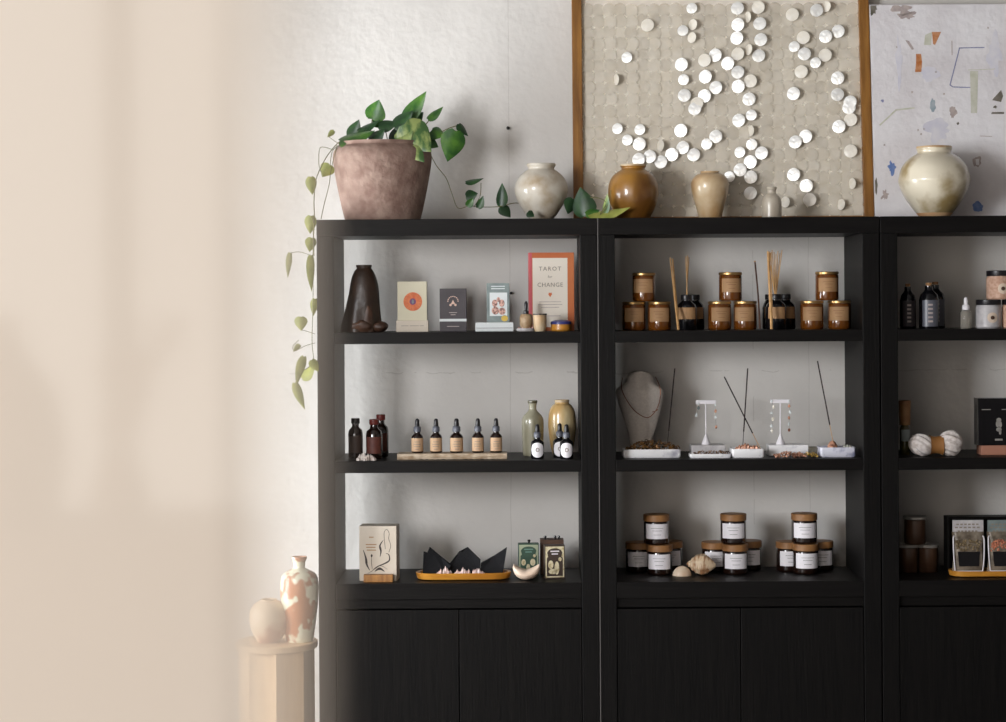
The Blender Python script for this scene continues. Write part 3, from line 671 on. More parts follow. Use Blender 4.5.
# generic lathe bottle
def bottle(name, label, cat, px, d, zb, Hpx, prof, m, parts=(), group=None):
    t = thing(name, label, cat, base_loc(px, zb, d), group=group); s = sc(d); H = Hpx*s
    bm = bmesh.new(); lathe(bm, [(0, 0)]+[(r*s, hh*H) for r, hh in prof]+[(0, prof[-1][1]*H)], 28); link_obj('bottle_body', bm, m, t, True)
    for nm, pr, mm in parts:
        bm = bmesh.new(); lathe(bm, [(r*s, hh*H) for r, hh in pr], 24); link_obj(nm, bm, mm, t, True)
    return t, s, H
# ------------------------------------------------------------------ left bookcase, upper shelf
def loft(bm, rings, n=36, fold=None):
    R = []
    for (z, cx, rx, ry) in rings:
        row = []
        for i in range(n):
            a = 2*PI*i/n; k = 1+(fold(a, z) if fold else 0)
            row.append(bm.verts.new((cx+rx*k*math.cos(a), ry*k*math.sin(a), z)))
        R.append(row)
    for A, Bq in zip(R, R[1:]):
        for i in range(n): bm.faces.new((A[i], A[(i+1) % n], Bq[(i+1) % n], Bq[i]))
    bm.faces.new(R[0][::-1]); bm.faces.new(R[-1])
d = .14; s = sc(d)
t = thing('sculptural_vase', 'dark brown draped clay vase flaring to the left, first on the upper shelf', 'vase', base_loc(364, S1, d))
ol = [(333, 340.5, 380.5), (327, 341, 381), (316, 344.3, 380.5), (305, 347, 380), (294, 349.3, 379.7), (285, 350.6, 378.5), (277, 352.3, 376.3), (271, 355, 373.5), (268.5, 357.2, 371.7), (267, 356.6, 372), (265, 356.4, 372.2)]
ringz = []
H = (XZ(364, 265, d)[1]-S1)
for z, cx, rx in catmull([((333-y)/68*H, (a+b)/2, (b-a)/2) for y, a, b in ol], 4): ringz.append((z, (cx-364)*s, rx*s, min(rx*s, 0.052)))
bm = bmesh.new(); loft(bm, ringz, 48, lambda a, z: 0.07*max(0, 1-z/(H*0.75))*math.cos(7*a+z*20)); link_obj('body', bm, M_bronze, t, True)
bm = bmesh.new(); blob(bm, (0.052, -0.022, 0.0175), 0.026, 4, .25, 3, (1.15, .9, .66)); link_obj('carved_foot', bm, M_bronze2, t, True)
bm = bmesh.new(); blob(bm, (-0.004, -0.046, 0.02), 0.026, 5, .3, 3, (1.3, .5, .75)); blob(bm, (0.014, -0.040, 0.055), 0.022, 8, .2, 3, (.75, .5, 2.2)); link_obj('drapery_fold', bm, M_bronze2, t, True)
def card_box(name, label, cat, x0, x1, pytop, zb, d, th, m, group=None, rz=0.0, lower=None, side=None):
    """front face spans x0..x1 px at depth d"""
    s = sc(d); w = (x1-x0)*s; H = XZ((x0+x1)/2, pytop, d)[1]-zb
    bl = base_loc((x0+x1)/2, zb, d); t = thing(name, label, cat, bl, rz, group)
    link_obj('box', B(-w/2, w/2, 0, th, 0, H, 0.0008), m, t)
    return t, w, H
# cream sun deck
t, w, H = card_box('card_deck', 'cream card box with an orange sun circle on its front', 'card deck', 397.7, 427, 281.5, S1, .12, .03, M_cream)
link_obj('box_base', B(-w/2-0.0045, w/2+0.0045, -0.006, 0.036, 0, H*0.225, 0.0015), M_boxwhite, t)
bm = bmesh.new(); poly(bm, disc_pts(0.002, H*.6, .0305, n=32), .0005); sun = link_obj('sun_print', bm, M_orange, t)
bm = bmesh.new()
for i in range(18): poly(bm, [(0.002+.021*math.cos(2*PI*i/18+o_), H*.6+.021*math.sin(2*PI*i/18+o_)) if q == 0 else (0.002+.028*math.cos(2*PI*i/18+o_), H*.6+.028*math.sin(2*PI*i/18+o_)) for q, o_ in ((0, -.09), (1, -.03), (1, .03), (0, .09))], .0003, -.0006)
link_obj('ray_print', bm, M_cover, sun)
bm = bmesh.new(); poly(bm, disc_pts(0.002, H*.6, .0105, n=20), .0004, -.0006); link_obj('eye_print', bm, M_purple, sun)
bm = bmesh.new(); poly(bm, disc_pts(0.002, H*.6, .0035, .007, n=16), .0003, -.0011); link_obj('pupil_print', bm, M_bluegrey, sun)
bm = bmesh.new()
for a, b, z in ((-.036, -.012, H*.12), (-.008, .022, H*.12), (.025, .038, H*.12)): poly(bm, [(a, z-.0008), (b, z-.0008), (b, z+.0008), (a, z+.0008)], .0003, -.0062)
link_obj('base_print', bm, M_ink, t)
# charcoal deck
t, w, H = card_box('card_deck', 'charcoal card box with a small blush emblem and a white stripe', 'card deck', 439.8, 466.5, 288.5, S1, .13, .04, M_darkcard, rz=-0.0)
link_obj('stripe', B(-w/2-0.0006, w/2+0.0006, -0.0009, 0.0405, H*.235, H*.295), M_whitecard, t)
bm = bmesh.new(); zc = H*.66
for i in range(9):
    a = PI*(i/8); x = .0165*math.cos(a); z = zc+.0065+.0155*math.sin(a); poly(bm, disc_pts(x, z, .0021, n=8), .0004)
poly(bm, [(-.0075, zc-.004), (0, zc+.011), (.0075, zc-.004), (.004, zc-.004), (0, zc+.003), (-.004, zc-.004)], .0004)
poly(bm, disc_pts(-.008, zc-.006, .004, n=12), .0004); poly(bm, disc_pts(.008, zc-.006, .004, n=12), .0004); poly(bm, disc_pts(0, zc-.001, .003, n=12), .0005)
link_obj('emblem_print', bm, M_blush, t)
bm = bmesh.new()
for a, z in ((.013, H*.44), (.008, H*.39)): poly(bm, [(-a, z-.001), (a, z-.001), (a, z+.001), (-a, z+.001)], .0004)
for a, z in ((.02, H*.12),): poly(bm, [(-a, z-.001), (a, z-.001), (a, z+.001), (-a, z+.001)], .0004)
link_obj('title_print', bm, M_smudge, t)
# white box carrying the grey picture deck
d = .10; s = sc(d); WH = XZ(494, 322.4, d)[1]-S1
t = thing('slim_box', 'low white box under the grey picture deck', 'box', base_loc(494.5, S1, d))
link_obj('box', B(-19*s, 19*s, 0, .075, 0, WH, .0012), M_whitecard, t)
bm = bmesh.new(); poly(bm, [(-18.2*s, WH*.35), (18.2*s, WH*.35), (18.2*s, WH*.4), (-18.2*s, WH*.4)], .0003); link_obj('lid_seam', bm, M_greyink, t)
t, w, H = card_box('card_deck', 'grey card box with pink figures printed on it, standing on a low white box', 'card deck', 486.8, 509.6, 283.2, S1+WH+0.0003, .115, .03, M_bluegrey)
bm = bmesh.new(); poly(bm, [(-w*.37, H*.16), (w*.4, H*.16), (w*.4, H*.76), (-w*.37, H*.76)], .0005); pr = link_obj('picture_print', bm, M_whitecard, t)
bm = bmesh.new()
for cx, cz, rx, rz_ in ((-.011, .062, .009, .012), (.012, .062, .009, .012), (-.009, .038, .012, .013), (.013, .036, .011, .012), (.001, .074, .006, .008)): poly(bm, disc_pts(cx, cz, rx, rz_, 18), .0004, -.0006)
link_obj('figures_print', bm, M_pinkprint, pr)
bm = bmesh.new(); poly(bm, disc_pts(w*.28, H*.1, .011, .010, 14), .0005); link_obj('yellow_print', bm, M_gold, t)
bm = bmesh.new()
for z in (H*.86, H*.92): poly(bm, [(-w*.3, z-.0015), (w*.3, z-.0015), (w*.3, z+.0015), (-w*.3, z+.0015)], .0004)
link_obj('title_print', bm, M_whitecard, t)
# Tarot for Change book
t = thing('book', 'upright orange book titled Tarot for Change with a pink edge', 'book', base_loc(552, S1, .17), rz=0.10)
s = sc(.17); BH = XZ(550, 252.5, .17)[1]-S1; bw = 45.2*s
link_obj('cover', B(-bw/2, bw/2, 0, .004, 0, BH, .0008), M_cover, t); link_obj('cover', B(-bw/2, bw/2, .028, .032, 0, BH, .0008), M_cover, t)
link_obj('spine', B(-bw/2-.0005, -bw/2+.004, .0042, .0278, 0, BH, .0006), M_pink, t, label='pink spine')
link_obj('pages', B(-bw/2+.0045, bw/2-.003, .0042, .0278, .003, BH-.003), M_page, t)
bm = bmesh.new(); poly(bm, [(-bw/2+.0002, .0008), (-bw/2+.009, .0008), (-bw/2+.009, BH-.001), (-bw/2+.0002, BH-.001)], .0004); link_obj('cover_edge', bm, M_pink, t, label='pink margin of the cover')
bm = bmesh.new(); px0, px1 = -bw/2+.011, bw/2-.022; poly(bm, [(px0, .012), (px1, .012), (px1, BH-.018), (px0, BH-.018)], .0005); pn = link_obj('title_panel', bm, M_page, t, label='pale title panel')
cx = (px0+px1)/2
text_mesh('title_print', 'TAROT', .0195, M_ink, pn, cx, -.0008, BH*.79, spacing=1.25)
text_mesh('title_print', 'for', .012, M_ink, pn, cx, -.0008, BH*.69)
text_mesh('title_print', 'CHANGE', .0195, M_ink, pn, cx, -.0008, BH*.585, spacing=1.1)
bm = bmesh.new(); poly(bm, [(cx, BH*.43), (cx+.006, BH*.465), (cx+.004, BH*.49), (cx, BH*.48), (cx-.004, BH*.49), (cx-.006, BH*.465)], .0005, -.0006); link_obj('heart_print', bm, M_orange, pn)
bm = bmesh.new()
for z, k in ((.37, .036), (.335, .04), (.30, .03), (.19, .034)): poly(bm, [(cx-k, BH*z-.001), (cx+k, BH*z-.001), (cx+k, BH*z+.001), (cx-k, BH*z+.001)], .0004, -.0006)
link_obj('subtitle_print', bm, M_smudge, pn)
# small vessels in front of the book
d = .08; s = sc(d)
t = thing('round_pot', 'tiny clay pot with a dark pipette standing in it, left of the book', 'pot', base_loc(526.2, S1+.010, d+.015)); 
bm = bmesh.new(); lathe(bm, [(0, 0), (.016, 0), (.021, .012), (.021, .035), (.018, .044), (.0155, .046), (.0155, .04), (0, .04)], 26); link_obj('body', bm, mat('speckled_clay', (184, 160, 128), .5, (150, 118, 84), 50), t, True)
bm = bmesh.new(); lathe(bm, [(0, .04), (.008, .04), (.0085, .055), (.0045, .058), (.0058, .07), (.006, .08), (.003, .087), (0, .088)], 16); link_obj('pipette', bm, M_rubber, t, True)
t = thing('round_pot', 'small beige pot with a dark rim in front of the pale title panel', 'pot', base_loc(540, S1, d-.035))
bm = bmesh.new(); lathe(bm, [(0, 0), (.016, 0), (.0205, .014), (.0215, .04), (.0215, .052), (.018, .052), (.0175, .044), (0, .043)], 26); link_obj('body', bm, M_rim, t, True)
bm = bmesh.new(); lathe(bm, [(.0175, .0525), (.0222, .0525), (.0222, .057), (.0175, .057), (.0175, .0525)], 26); link_obj('rim', bm, M_bronze, t, True)
t = thing('flat_dish', 'low pale stone dish in front of the tiny pot', 'dish', base_loc(526, S1, d+.02))
bm = bmesh.new(); lathe(bm, [(0, 0), (.028, 0), (.031, .004), (.031, .0095), (.0, .0098)], 30, ex=1.0, ey=.8); link_obj('body', bm, M_marbleb, t, True)
bm = bmesh.new()
for i in range(5): blob(bm, (-.022+.011*i, -.018+.002*(i % 2), .0118), .0035, i, .3, 1)
link_obj('pebbles', bm, M_pinkstone, t, True)
t = thing('tin', 'low round tin with a cobalt blue lid in front of the orange book', 'tin', base_loc(561, S1, d))
bm = bmesh.new(); lathe(bm, [(0, 0), (.030, 0), (.034, .005), (.033, .022), (0, .022)], 30); link_obj('body', bm, M_traywood, t, True)
bm = bmesh.new(); lathe(bm, [(0, .0223), (.034, .0223), (.0345, .026), (.033, .031), (.018, .036), (0, .037)], 30); link_obj('lid', bm, M_glaze_blue, t, True)

# ------------------------------------------------------------------ left bookcase, middle shelf
APH = 45; AP = [(7, 0), (7.2, .03), (7.3, .6), (6.6, .70), (4.2, .76), (3.4, .79), (3.4, .86)]
def apoth(label, px, d, zpx, cap, lab, sx=1.0):
    pr = [(r*sx, hh) for r, hh in AP]
    t, s, H = bottle('apothecary_bottle', label, 'bottle', px, d, S2, zpx, pr, M_amberd, [('cap', [(0, .865), (4.1*sx, .865), (4.3*sx, .88), (4.3*sx, .985), (3.8*sx, 1.0), (0, 1.0)], cap)], 'dark apothecary bottles')
    bm = bmesh.new(); curved_label(bm, 7.35*sx*s, .14*H, .56*H, 1.0); link_obj('label', bm, lab, t, True); return t
apoth('black-capped dark bottle at the left end of the middle shelf', 355.7, .14, 40, M_blackgl, M_brownlabel)
apoth('red-capped dark bottle in front of its twin, left end of middle shelf', 374.3, .11, 39.5, M_redcap, M_redlabel, 1.13)
apoth('red-capped dark bottle half hidden behind its twin, left end of middle shelf', 381, .20, 42, M_redcap, M_redlabel, 1.05)
t = thing('crystal_cluster', 'small peaked white crystal cluster in front of the dark bottles', 'crystal', base_loc(365, S2, .045))
bm = bmesh.new(); rr = random.Random(5)
for i in range(22):
    a = rr.uniform(0, 2*PI); k = rr.random()**.5; x, y = .034*k*math.cos(a), .018*k*math.sin(a); hh = .008+.028*(1-k)**1.1; w_ = .0045+.003*rr.random()
    lathe(bm, [(0, 0), (w_, 0), (w_*.9, hh*.6), (0, hh)], 6, cx=x, cy=y)
link_obj('cluster', bm, M_crystal, t)
t = thing('stone_tray', 'long rough travertine slab carrying the five dropper bottles', 'tray', base_loc(452.5, S2, .10)); s = sc(.10)
bm = bmesh.new(); n = 40; TH = .0185
vs = []
for i in range(n+1):
    x = (-54.5+109*i/n)*s; e = .003*noise.noise(Vector((i*.35, 0, 0))); f = .0025*noise.noise(Vector((i*.5, 7, 0)))
    vs.append([bm.verts.new(v) for v in ((x, -.042+e, .0005+abs(f)), (x, -.044+e, TH*.5), (x, -.042+e, TH), (x, .045+f, TH), (x, .045+f, .0))])
for A, Bq in zip(vs, vs[1:]):
    for k in range(5): bm.faces.new((A[k], A[(k+1) % 5], Bq[(k+1) % 5], Bq[k]))
bm.faces.new(vs[0]); bm.faces.new(vs[-1][::-1]); link_obj('slab', bm, M_travertine, t, False)
def make_dropper(label, loc, lab_m, group, rb=.0195, big=False):
    t = thing('dropper_bottle', label, 'bottle', loc, group=group); H = .112
    bm = bmesh.new(); lathe(bm, [(0, 0), (rb-.002, 0), (rb, .003), (rb, .052), (rb-.003, .058), (.0105, .063), (.0095, .066), (.0095, .069), (0, .069)], 28); link_obj('glass_bottle', bm, M_amberd if not big else M_blackgl, t, True)
    bm = bmesh.new(); lathe(bm, [(0, .0692), (.0118, .0692), (.012, .071), (.0118, .083), (.0095, .086), (0, .086)], 24); link_obj('collar', bm, M_greyplastic, t, True)
    bm = bmesh.new(); lathe(bm, [(0, .0862), (.0075, .0862), (.008, .089), (.0072, .098), (.0068, .106), (.0045, .1105), (0, H)], 20); link_obj('rubber_bulb', bm, M_rubber, t, True)
    if big:
        bm = bmesh.new()
        n = 14
        for i in range(n):   # round label wrapped on the glass
            a0_, a1_ = -1+2*i/n, -1+2*(i+1)/n
            h0, h1 = math.sqrt(max(0, 1-a0_*a0_))*.024, math.sqrt(max(0, 1-a1_*a1_))*.024
            R_ = rb+.0004; f = lambda u: (R_*math.sin(u*1.12), -R_*math.cos(u*1.12))
            (xa, ya), (xb, yb) = f(a0_), f(a1_); zc = .029
            q = [bm.verts.new(v) for v in ((xa, ya, zc-h0-1e-5), (xb, yb, zc-h1-1e-5), (xb, yb, zc+h1+1e-5), (xa, ya, zc+h0+1e-5))]
            bm.faces.new(q)
        lb = link_obj('round_label', bm, lab_m, t, True)
        bm = bmesh.new(); lathe(bm, [(.004, 0), (.0062, 0), (.0062, .0004), (.004, .0004), (.004, 0)], 18)
        for v in bm.verts: v.co = Vector((v.co.x, -rb-.0009-v.co.z, .030+v.co.y*1.1))
        link_obj('emblem_print', bm, M_ink, lb)
    else:
        bm = bmesh.new(); curved_label(bm, rb+.0002, .006, .049, 1.25); lb = link_obj('label', bm, lab_m, t, True)
        bm = bmesh.new(); print_lines(bm, rb+.0003, [(.037, .45), (.029, .6), (.022, .5), (.013, .3)], 1.0, .0009); link_obj('print', bm, M_ink, lb, True)
    return t
M_tanlab = mat('pale_tan_label', (198, 164, 130), 0.65)
g3 = 'tan-labelled dropper bottles on the stone slab'; dl = ['first', 'second', 'third', 'fourth', 'fifth']; d0 = None
dlab = ['tan-labelled dropper bottle at the left end of the stone slab', 'tan-labelled dropper bottle second from the left on the stone slab',
        'widest tan-labelled dropper bottle, in the middle of the stone slab', 'tan-labelled dropper bottle second from the right on the stone slab', 'tan-labelled dropper bottle at the right end of the stone slab']
for i, (px, lb) in enumerate(zip((417.4, 436.2, 456.6, 478, 496.2), dlab)):
    loc = base_loc(px, S2+TH+.0002, .10); loc = (loc[0], .10, loc[2])
    if d0 is None: d0 = make_dropper(lb, loc, M_tanlab, g3)
    else: dup(d0, loc, lb, rz=random.uniform(-.1, .1), scale=(1.1, 1.1, 1.0) if i == 2 else None)
vessel('bottle_vase', 'grey green glazed bottle vase with a narrow neck behind a dropper bottle', 'vase', 532.7, .20, S2, 400.8,
       [(9.5, 0), (10.2, .04), (10.8, .35), (11, .62), (9.5, .72), (6, .79), (4, .84), (3.8, .9), (4.3, .96), (4.8, 1.0)], M_sagevase, rim=(M_celadon_d, 4.6, .008))
vessel('tall_vase', 'tan glazed oval vase at the right end of the middle shelf', 'vase', 562, .20, S2, 400.2,
       [(9, 0), (9.5, .03), (12, .2), (13.8, .45), (14, .62), (12.8, .8), (10, .9), (7.4, .94), (7, .965), (7.3, 1.0)], M_tanvase, rim=(M_rim, 7.1, .006))
g4 = 'black dropper bottles with round white labels'
e0 = make_dropper('black dropper bottle with round white label before the grey green vase', base_loc(537.5, S2, .07), M_label, g4, .0215, True)
for px, dd, lb in ((559.8, .11, 'black dropper bottle with round white label, behind its twin, before the tan vase'), (566.6, .055, 'frontmost black dropper bottle with round white label before the tan vase')):
    dup(e0, base_loc(px, S2, dd), lb)
# ------------------------------------------------------------------ left bookcase, lower shelf
d = .085; s = sc(d)
t = thing('wood_block', 'small oak block in front of the ivory printed box', 'block', base_loc(378.5, S3, .045)); s4 = sc(.045)
link_obj('block', B(-14.6*s4, 14.6*s4, -.012, .014, 0, .024, .002), M_oakblock, t)
t = thing('printed_box', 'ivory box with an ink drawing of plants behind the oak block', 'box', base_loc(378, S3, .062), rz=-.07); s = sc(.062)
BW = 37.5*s; BHt = XZ(378, 526, .065)[1]-S3
link_obj('box', B(-BW/2, BW/2, 0, .075, 0, BHt, .0012), M_boxwhite, t)
bm = bmesh.new()
def rib(pts, w0, w1, m_bm):
    P = catmull(pts, 5)
    L = []
    for i, p in enumerate(P):
        a = Vector(P[max(i-1, 0)]); b = Vector(P[min(i+1, len(P)-1)]); dd = (b-a); nrm = Vector((-dd.y, dd.x)).normalized() if dd.length else Vector((1, 0))
        k = i/(len(P)-1); ww = (w0+(w1-w0)*abs(2*k-1))/2; L.append((p[0]+nrm.x*ww, p[1]+nrm.y*ww, p[0]-nrm.x*ww, p[1]-nrm.y*ww))
    for A, Bq in zip(L, L[1:]): poly(m_bm, [(A[0], A[1]), (Bq[0], Bq[1]), (Bq[2], Bq[3]), (A[2], A[3])], .0004)
def bx_(u, v): return ((u-233)/380*BW, (626-v)/490*BHt)   # photo crop coordinates of the box front
for pts, a, b in (([bx_(85, 350), bx_(110, 420), bx_(120, 480), bx_(150, 530)], .008, .0015), ([bx_(290, 260), bx_(255, 310), bx_(265, 360), bx_(255, 410)], .007, .001),
                  ([bx_(170, 540), bx_(220, 500), bx_(300, 470), bx_(350, 440), bx_(345, 390), bx_(315, 380)], .005, .001), ([bx_(200, 540), bx_(250, 515), bx_(300, 540)], .009, .0015),
                  ([bx_(310, 340), bx_(300, 250), bx_(300, 190), bx_(325, 165), bx_(350, 200), bx_(345, 250), bx_(365, 310), bx_(345, 370)], .0014, .0014),
                  ([bx_(170, 400), bx_(168, 460), bx_(175, 520)], .0018, .001), ([bx_(130, 560), bx_(200, 520), bx_(260, 490), bx_(330, 520)], .0015, .001)):
    rib(pts, a, b, bm)
poly(bm, disc_pts(*bx_(170, 400), .003, .005, 12), .0004); link_obj('plant_drawing', bm, M_darkink, t)
bm = bmesh.new()
for u0, u1, v in ((110, 220, 300), (115, 210, 325), (145, 190, 235), (120, 215, 350)):
    (a, z), (b, _) = bx_(u0, v), bx_(u1, v); poly(bm, [(a, z-.0016), (b, z-.0016), (b, z+.0016), (a, z+.0016)], .0004)
link_obj('title_print', bm, M_kraft, t)
# oval tray, three dark folded cones, crystals
d = .11; s = sc(d)
t = thing('oval_tray', 'long oval golden wood tray on the lower shelf of the left bookcase', 'tray', base_loc(463.5, S3, d))
bm = bmesh.new()
def stadium(L, R, n=12):
    q = []
    for i in range(n+1): a = -PI/2+PI*i/n; q.append((L+R*math.cos(a), R*math.sin(a)))
    for i in range(n+1): a = PI/2+PI*i/n; q.append((-L+R*math.cos(a), R*math.sin(a)))
    return q
def stad_loft(bm, rows):
    R = [[bm.verts.new((x, y, z)) for x, y in stadium(L, r)] for L, r, z in rows]
    for A, Bq in zip(R, R[1:]):
        n = len(A)
        for i in range(n): bm.faces.new((A[i], A[(i+1) % n], Bq[(i+1) % n], Bq[i]))
    bm.faces.new(R[0][::-1]); bm.faces.new(R[-1])
LL = 47*s-.055
stad_loft(bm, [(LL-.005, .045, 0), (LL, .053, .004), (LL, .058, .022), (LL, .055, .024), (LL-.003, .05, .0225), (LL-.004, .046, .009)]); link_obj('tray', bm, M_traywood, t, True)
def cone(label, pts, yb, yf):
    o0 = base_loc(sum(p[0] for p in pts[:3])/3, S3+.0095, (yb+yf)/2); t = thing('folded_pouch', label, 'pouch', o0, group='dark folded pouches on the oval tray')
    bm = bmesh.new(); fr_, bk = [], []
    for (px, py, k) in pts:
        x, z = XZ(px, py, (yb+yf)/2); zz = max(z-o0[2], 0)
        c = yf if k else yb; fr_.append(bm.verts.new((x-o0[0], -(o0[1]-yf)*(1 if k else .15), zz))); bk.append(bm.verts.new((x-o0[0], (yb-o0[1]), zz)))
    n = len(pts); bm.faces.new(fr_); bm.faces.new(bk[::-1])
    for i in range(n): bm.faces.new((fr_[i], bk[i], bk[(i+1) % n], fr_[(i+1) % n]))
    bmesh.ops.triangulate(bm, faces=bm.faces[:])
    link_obj('felt', bm, M_charcloth, t); return t
cone('dark pointed pouch at the left end of the oval tray', [(423, 573, 1), (446, 573, 1), (451, 565, 1), (441, 557, 0), (429.5, 547.5, 0), (427, 553, 0), (423.5, 552, 0)], .135, .10)
cone('dark pointed pouch in the middle of the oval tray, tallest peak', [(449, 573, 1), (480, 573, 1), (480.5, 560, 1), (467.5, 547.5, 0), (463, 552, 0), (459, 552, 0), (449.5, 564, 1)], .15, .115)
cone('dark pointed pouch leaning right at the right end of the oval tray', [(480, 573, 1), (503, 572, 1), (505, 560, 1), (507, 547.5, 0), (494, 556, 0), (481, 563, 1)], .132, .10)
def crystals(label, px, wpx, hpx, d, zb, m, seed, n=9, group=None, name='crystal_cluster'):
    rr = random.Random(seed); o = thing(name, label, 'crystals', base_loc(px, zb, d), group=group); s = sc(d); bm = bmesh.new()
    for i in range(n):
        x = (i/(n-1)-.5)*wpx*s*.85; hh = hpx*s*(.55+.45*rr.random())*(1-.35*abs(2*i/(n-1)-1)); r = wpx*s/n*.9
        vs = blob(bm, (x, rr.uniform(-.004, .004), hh*.45), 1, seed+i, .3, 1, (r, r, hh*.55))
    for v in bm.verts: v.co.z = max(v.co.z, 0)
    link_obj('stones', bm, m, o); return o
crystals('pale pink crystal cluster at the left on the oval tray', 444, 15, 13, .073, S3+.0093, M_pinkstone, 3, group='pink crystals on the oval tray')
crystals('pale pink crystal cluster in the middle of the oval tray', 463, 18, 12, .073, S3+.0093, M_pinkstone, 13, group='pink crystals on the oval tray')
crystals('pale pink crystal cluster at the right on the oval tray', 479, 13, 12, .073, S3+.0093, M_pinkstone, 23, 7, group='pink crystals on the oval tray')
# crescent bowl
d = .075; s = sc(d); t = thing('crescent_bowl', 'pinkish white crescent-shaped bowl in front of the green card box', 'bowl', base_loc(526.5, S3, d))
bm = bmesh.new(); n = 28; rows = []
for i in range(n+1):
    u = -1+2*i/n; x = 13.6*s*u; lo = (1-math.sqrt(max(0, 1-min(abs(u), .999)**2.2)))*.038; hi = .034+.019*abs(u)**1.5-(.010 if abs(u) > .95 else 0)
    if hi < lo+.003: hi = lo+.003
    cz, hz = (lo+hi)/2, (hi-lo)/2; ry = .008+.026*math.sqrt(max(0, 1-u*u))
    rows.append([bm.verts.new((x, ry*math.cos(2*PI*k/16), cz+hz*math.sin(2*PI*k/16))) for k in range(16)])
for A, Bq in zip(rows, rows[1:]):
    for k in range(16): bm.faces.new((A[k], A[(k+1) % 16], Bq[(k+1) % 16], Bq[k]))
bm.faces.new(rows[0]); bm.faces.new(rows[-1][::-1]); link_obj('body', bm, M_bowlw, t, True)
def deck(label, x0, x1, pytop, d, th, m, border, inner, title, rz, fig):
    t, w, H = card_box('card_deck', label, 'card deck', x0, x1, pytop, S3, d, th, m, rz=rz)
    bm = bmesh.new(); poly(bm, [(-w*.46, H*.04), (w*.46, H*.04), (w*.46, H*.96), (-w*.46, H*.96)], .0004); bo = link_obj('border_print', bm, border, t)
    bm = bmesh.new(); q = [(-w*.4, H*.08), (w*.4, H*.08), (w*.4, H*.62), (w*.33, H*.66), (w*.38, H*.78)]+disc_pts(0, H*.78, w*.36, H*.13, 10, 0, PI)[1:]+[(-w*.38, H*.78), (-w*.33, H*.66), (-w*.4, H*.62)]
    poly(bm, q, .0004, -.0005); inn = link_obj('arch_print', bm, inner, bo)
    bm = bmesh.new()
    for z, k in ((.82, .22), (.74, .16)): poly(bm, [(-w*k, H*z-.0018), (w*k, H*z-.0018), (w*k, H*z+.0018), (-w*k, H*z+.0018)], .0004, -.001)
    link_obj('title_print', bm, title, bo)
    bm = bmesh.new()
    for cx, cz, rx, rz_ in fig: poly(bm, disc_pts(w*cx, H*cz, w*rx, H*rz_, 14), .0004, -.001)
    link_obj('figures_print', bm, M_creamink, bo)
    return t
deck('green illustrated card box behind the crescent bowl', 518.5, 539, 543.5, .16, .03, M_green, M_greenf, M_green, M_tealink, .05, [(-.25, .42, .11, .1), (.2, .42, .13, .11), (-.02, .25, .1, .12), (.28, .62, .07, .05)])
deck('brown illustrated card box with a pale border, right end of the lower shelf', 544.8, 565, 545.2, .09, .03, M_browncard, M_creamink, M_browncard, M_label, .12, [(-.2, .42, .13, .13), (.1, .32, .12, .2), (-.1, .22, .22, .08), (.26, .58, .08, .06)])
t = thing('wooden_box', 'brown wooden box with dark knobs behind the brown illustrated card box', 'box', base_loc(553, S3, .19))
link_obj('box', B(-.042, .036, 0, .055, 0, .114, .0015), M_oldwood, t)
for x in (-.025, .008, .02):
    bm = bmesh.new(); lathe(bm, [(0, .1142), (.0035, .1142), (.0025, .117), (.005, .121), (.0045, .125), (0, .127)], 14, cx=x, cy=.02); link_obj('knob', bm, M_blackgl, t, True)
bm = bmesh.new(); lathe(bm, [(0, 0), (.004, 0), (.003, .003), (.0055, .007), (.004, .011), (0, .012)], 14)
t = thing('stopper', 'small dark stopper on top of the green illustrated card box', 'stopper', (0, 0, 0)); g = XZ(529, 543.5, .16)
t.location = (g[0], .172, g[1]+.0002); link_obj('knob', bm, M_blackgl, t, True)

# ------------------------------------------------------------------ middle bookcase, upper shelf: reed diffusers
def diffuser_bottle(label, px, d, sx=1.0):
    t = thing('reed_diffuser', label, 'diffuser', base_loc(px, S1, d), group='black glass reed diffusers')
    H = .116; r = .0335*sx
    bm = bmesh.new(); lathe(bm, [(0, 0), (r-.003, 0), (r, .004), (r, .072), (r-.004, .083), (.018, .093), (.0165, .096), (.0165, .098), (0, .098)], 30); link_obj('glass_bottle', bm, M_blackgl, t, True)
    bm = bmesh.new(); lathe(bm, [(.006, .0985), (.0178, .0985), (.0182, .1), (.0182, .112), (.017, H), (.007, H), (.006, .0985)], 26); link_obj('collar', bm, M_rubber, t, True)
    bm = bmesh.new(); curved_label(bm, r+.0002, .036, .074, .95); link_obj('label', bm, M_kraft, t, True)
    return t
da = diffuser_bottle('smaller black reed diffuser bottle with thin reeds, right of leftmost candle trio', 686.5, .13)
db = diffuser_bottle('black diffuser bottle half hidden behind the smaller reed diffuser', 694.5, .21)
dc = diffuser_bottle('black diffuser bottle with a thick fan of reeds, left of rightmost candle trio', 776, .12)
dd_ = diffuser_bottle('black diffuser bottle behind and right of the thick fan of reeds', 785.5, .20)
de = diffuser_bottle('black diffuser bottle behind the thick reed bundle, left side', 770.5, .27, .8)
def reeds(parent, lst, m=M_reed, r=.0014):
    for (x0, y0, d0_, x1, y1, d1_) in lst:
        bm = bmesh.new(); tube(bm, [pt(x0, y0, d0_)-Vector(parent.location), pt(x1, y1, d1_)-Vector(parent.location)], r, 8); link_obj('reed', bm, m, parent, True)
reeds(da, [(686.5, 300, .13, 687.5, 255.5, .14), (687.5, 300, .13, 685.8, 256.5, .12), (686, 300, .132, 689, 257, .15)])
reeds(dc, [(775.5, 300, .12, 772+i*2.0, 250+(i*7 % 5), .12+.02*math.sin(i*2.1)) for i in range(-2, 6)])
